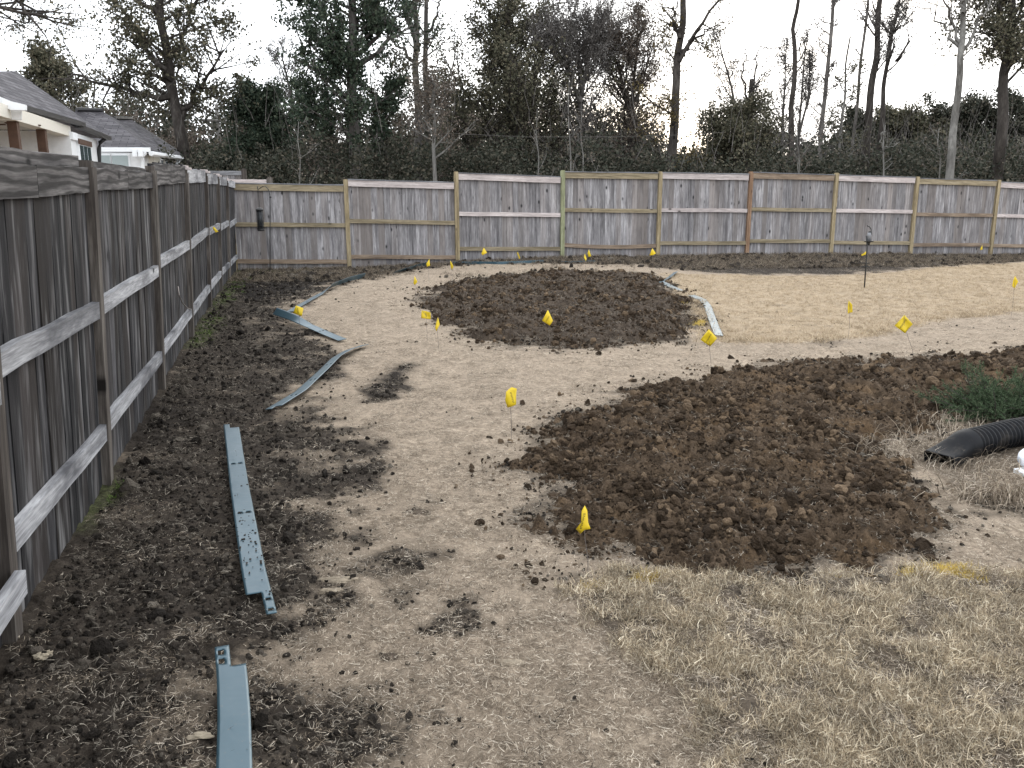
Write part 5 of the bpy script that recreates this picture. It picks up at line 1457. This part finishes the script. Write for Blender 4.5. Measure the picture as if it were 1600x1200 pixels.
g.tube(pc, rad, 24); local(g, dp).build('corrugated_tube', M_PIPE, dp, True)
# adapter: round collar blending into a flat rectangular mouth
t0 = pc[0] - pc[4]; t0 /= np.linalg.norm(t0); t0[2] -= .16; t0 /= np.linalg.norm(t0)
sd_a = np.cross(t0, [0, 0, 1.]); sd_a /= np.linalg.norm(sd_a); up_a = np.cross(sd_a, t0)
v, f = [], []; KN = 28
secs = [(-.03, 1.07, 0), (.02, 1.09, 0), (.05, 1.05, 0), (.08, 1.0, .1), (.14, 1, .6), (.19, 1, .95), (.26, 1, 1), (.27, 1, 1)]
for inner in (0, 1):
    for (s_, k0, bl) in (secs if not inner else secs[::-1]):
        for j in range(KN):
            an = j * 2 * math.pi / KN; ca, sa = math.cos(an), math.sin(an)
            rd = np.array([ca, sa]) * RAD * k0
            e_ = .22
            sq = np.array([math.copysign(abs(ca) ** e_, ca) * .098, math.copysign(abs(sa) ** e_, sa) * .040])
            q2 = (rd * (1 - bl) + sq * bl) * (1 - .09 * inner)
            v.append(pc[0] + t0 * s_ + sd_a * q2[0] + up_a * (q2[1] - bl * .012))
ns = len(secs) * 2
for i in range(ns - 1):
    for j in range(KN): f.append((i * KN + j, i * KN + (j + 1) % KN, (i + 1) * KN + (j + 1) % KN, (i + 1) * KN + j))
g = Geo(); g.add(v, f); local(g, dp).build('outlet_adapter', M_PIPE, dp, True)

def meshcloth(n, p):
    t = n.new('ShaderNodeTexCoord'); m = n.new('ShaderNodeMapping'); m.inputs['Scale'].default_value = (1, 1, 1); n.l(t.outputs['UV'], m.inputs['Vector'])
    b = n.new('ShaderNodeTexBrick', Scale=1.0, offset=0.0, **{'Mortar Size': .06, 'Brick Width': 1.0, 'Row Height': 1.0})
    b.inputs['Color1'].default_value = (.78, .81, .86, 1); b.inputs['Color2'].default_value = (.80, .82, .86, 1); b.inputs['Mortar'].default_value = (.52, .56, .62, 1)
    n.l(m.outputs[0], b.inputs['Vector']); n.l(b.outputs['Color'], p.inputs['Base Color'])
M_CLOTH = mat('white_gridded_sleeve', meshcloth, .6, .3)
w0 = at(1590, 738)
wc = resample([w0 + np.array([0.0, 0, .075]), w0 + np.array([.25, .03, .085]), w0 + np.array([.6, .1, .085])], 24)
v, f = [], []; rs = np.r_[.02, .055, .07, .078, np.full(20, .082)] * (1 + .04 * np.sin(np.arange(24) * 1.3)); KN = 20
for i in range(24):
    for j in range(KN):
        an = j * 2 * math.pi / KN; v.append(wc[i] + np.array([-.12 * math.sin(an) * rs[i], math.cos(an) * rs[i], math.sin(an) * rs[i] * .9]) - w0)
for i in range(23):
    for j in range(KN): f.append((i * KN + j, i * KN + (j + 1) % KN, (i + 1) * KN + (j + 1) % KN, (i + 1) * KN + j))
f.append(tuple(range(KN - 1, -1, -1)))
me = mesh('drain_sleeve', v, f, True); uv = me.uv_layers.new(name='UVMap')
for poly in me.polygons:
    js = [me.loops[l].vertex_index % KN for l in poly.loop_indices]
    for l in poly.loop_indices:
        vi = me.loops[l].vertex_index; j = vi % KN
        if j == 0 and max(js) > KN // 2: j = KN
        uv.data[l].uv = (vi // KN * 1.1, j)
o = link('drain_sleeve', me, M_CLOTH); o.location = w0
tag(o, 'white gridded sleeve end poking in at the right edge below the black pipe', 'drain sleeve')
M_PAPER = plain('white_plastic', (.8, .82, .84), .5, .3, var=.04)
g = Geo(); q = at(1600, 744)
g.box(M4(q, (.95, .3, 0), (-.3, .95, .1), (0, -.1, 1)), (-.03, -.05, .005), (.25, .05, .03))
o = g.build('plastic_scrap', M_PAPER); tag(o, 'small white plastic scrap below the gridded sleeve', 'scrap')

# juniper: two spreading lobes of needle sprays
j0 = at(1560, 662)
ju = empty('juniper_shrub', tuple(j0), 'low green spreading juniper behind the black drain pipe', 'shrub')
rj = np.random.default_rng(9); gs = Geo(); cs = []
kj = np.dot(j0 - CAMP, fw) / 1355.9
for k in range(150):
    if k < 60: an = rj.uniform(2.5, 3.6); L = rj.uniform(.22, .50); el = rj.uniform(.08, .5)
    else: an = rj.uniform(0, 6.28); L = rj.uniform(.15, .42); el = rj.uniform(.25, 1.25)
    st = j0 + np.array([rj.uniform(-.05, .35), rj.uniform(-.05, .3), .03])
    b_ = branch(rj, st, np.array([math.cos(an) * math.cos(el), math.sin(an) * math.cos(el), math.sin(el)]), L, 4, .12, .0)
    b_[:, 2] = np.maximum(b_[:, 2], j0[2] + .03)
    gs.tube(b_, np.linspace(.006, .002, 5), 3, False)
    for q in range(26):
        t_ = rj.uniform(.2, 1); i = min(int(t_ * 4), 3); p0 = b_[i] + (b_[i + 1] - b_[i]) * (t_ * 4 - i)
        d_ = (b_[i + 1] - b_[i]); d_ = d_ / (np.linalg.norm(d_) + 1e-9) + rj.normal(0, .55, 3) + (0, 0, .25); d_ /= np.linalg.norm(d_)
        Ls = rj.uniform(.03, .085)
        tt = rj.uniform(0, 1, 16); base_ = p0 + d_ * Ls * tt[:, None]
        nd = d_ + rj.normal(0, .6, (16, 3)); nd /= np.linalg.norm(nd, axis=1)[:, None]
        sdv = np.cross(nd, rj.normal(size=(16, 3))); sdv /= np.linalg.norm(sdv, axis=1)[:, None]
        ln = rj.uniform(.010, .022, 16)[:, None]
        cs.append(np.stack([base_ - sdv * .0022, base_ + sdv * .0022, base_ + nd * ln], 1))
local(gs, ju).build('branches', B_DARK, ju)
v = np.concatenate(cs).reshape(-1, 3) - np.array(ju.location)
link('foliage', mesh('foliage', v, np.arange(len(v)).reshape(-1, 3)), M_JUN, ju)

def clump(label, px, py, n_, L, spread, seed, lean=None, m=None, wid=.004):
    r = np.random.default_rng(seed); c0 = at(px, py); v, f = [], []
    for k in range(n_):
        an = r.uniform(0, 6.28); q = np.array([r.normal(0, spread), r.normal(0, spread * .8), 0])
        d = np.array([math.cos(an), math.sin(an), 0])
        if lean is not None: d = d * .55 + np.array([lean[0], lean[1], 0])
        e = math.radians(r.uniform(10, 75)); LL = L * r.uniform(.5, 1.2); p = q + (0, 0, .0); s0 = len(v); w_ = wid * r.uniform(.5, 1.3)
        sd = np.array([-d[1], d[0], r.uniform(-.5, .5)]); sd /= np.linalg.norm(sd)
        for i in range(5):
            ww = w_ * (1 - i / 4.6); v += [p - sd * ww / 2, p + sd * ww / 2]
            p = p + (d * math.cos(e) + np.array([0, 0, math.sin(e)])) * LL / 4; e -= math.radians(r.uniform(8, 45)); p[2] = max(p[2], .004)
            d = d + r.normal(0, .12, 3) * (1, 1, 0)
        for i in range(4): f.append((s0 + 2 * i, s0 + 2 * i + 1, s0 + 2 * i + 3, s0 + 2 * i + 2))
    o = link('dead_grass_clump', mesh('dead_grass_clump', v, np.array(f)), m or M_STRAWG); o.location = c0
    return tag(o, label, 'dead grass', 'dead ornamental grass around the drain pipe')
clump('matted grey dead grass in front of the mouth of the black pipe', 1440, 705, 620, .22, .19, 1)
clump('wispy grey dead grass just behind the flat outlet of the black pipe', 1478, 668, 420, .20, .16, 2, (.3, .2))
clump('arching dead grass tuft hanging over a dark hollow below the pipe', 1545, 778, 340, .26, .10, 3, (-.5, -.3), wid=.006)
clump('coarse dead grass under the white gridded sleeve', 1592, 772, 380, .24, .13, 4, (-.2, -.4), wid=.005)
clump('flattened dead grass along the underside of the black pipe', 1545, 738, 360, .20, .14, 5, (.2, -.2))

# ------------------------------------------------------------------ loose stones, sods and a dropped wire
M_STONE = plain('tan_stone', (.30, .255, .19), .9, .2, var=.25, scale=30, bump=.4)
M_SOD = plain('dry_sod', (.24, .20, .15), .95, .1, var=.4, scale=40, bump=.8)
M_SODD = plain('dark_sod', (.07, .055, .042), .95, .1, var=.45, scale=40, bump=.8)
def lump(name, label, cat, px, py, w_, d_, h_, m, seed, group=None, yaw=0.0):
    me = clod_mesh(300 + seed, 2); c0 = at(px, py)
    if not me.materials: me.materials.append(m)
    co = np.empty(len(me.vertices) * 3, np.float32); me.vertices.foreach_get('co', co); co = co.reshape(-1, 3)
    n_ = noise(co[:, 0] * 4 + seed, co[:, 1] * 4 + co[:, 2] * 3) * .16 + noise(co[:, 0] * 9 + seed, co[:, 1] * 9 + co[:, 2] * 7) * .08
    co *= (1 + n_)[:, None]
    co *= np.array([w_ / 2, d_ / 2, h_]) / np.array([np.ptp(co[:, 0]) / 2, np.ptp(co[:, 1]) / 2, np.ptp(co[:, 2])]); me.vertices.foreach_set('co', co.ravel())
    o = link(name, me); o.location = (c0[0], c0[1], c0[2] + h_ * .25); o.rotation_euler = (0, 0, yaw)
    return tag(o, label, cat, group)
lump('stone', 'flat tan stone left of the bottom dark blue edging strip', 'stone', 313, 1152, .085, .035, .022, M_STONE, 1, yaw=.1)
lump('stone', 'small rough brown stone in the soil near the left edge', 'stone', 68, 1028, .07, .05, .035, M_STONE, 2, yaw=.8)
SG = 'loose sods on the tan path'
lump('sod', 'ragged sod of dry turf alone in the middle of the path', 'sod', 651, 803, .17, .11, .03, M_SODD, 3, SG)
lump('sod', 'long flat tan sod at the edge of the dark soil, upper of two', 'sod', 528, 909, .20, .06, .03, M_SOD, 4, SG)
lump('sod', 'short flat tan sod at the edge of the dark soil, lower of two', 'sod', 517, 925, .12, .05, .022, M_SOD, 5, SG, .2)
lump('sod', 'pale flat sod near the bottom middle of the path', 'sod', 796, 1038, .10, .06, .02, M_SOD, 6, SG)
lump('sod', 'small dark sod left of the pale flat sod near the bottom', 'sod', 609, 1028, .07, .05, .02, M_SODD, 7, SG)
lump('sod', 'single dark clod standing up on the far rim of the soil mound', 'sod', 1525, 556, .10, .09, .07, M_SODD, 8, SG)
g = Geo(); pw = [left_pt(278, 448, .03), left_pt(280, 462, .06), left_pt(285, 473, .08), left_pt(292, 481, .08), left_pt(299, 484, .06)]
g.tube(resample(pw, 14), .006, 5); tag(g.build('loose_wire', M_WIRE), 'thin bent grey wire hooked over the bottom rail of the left fence', 'wire')
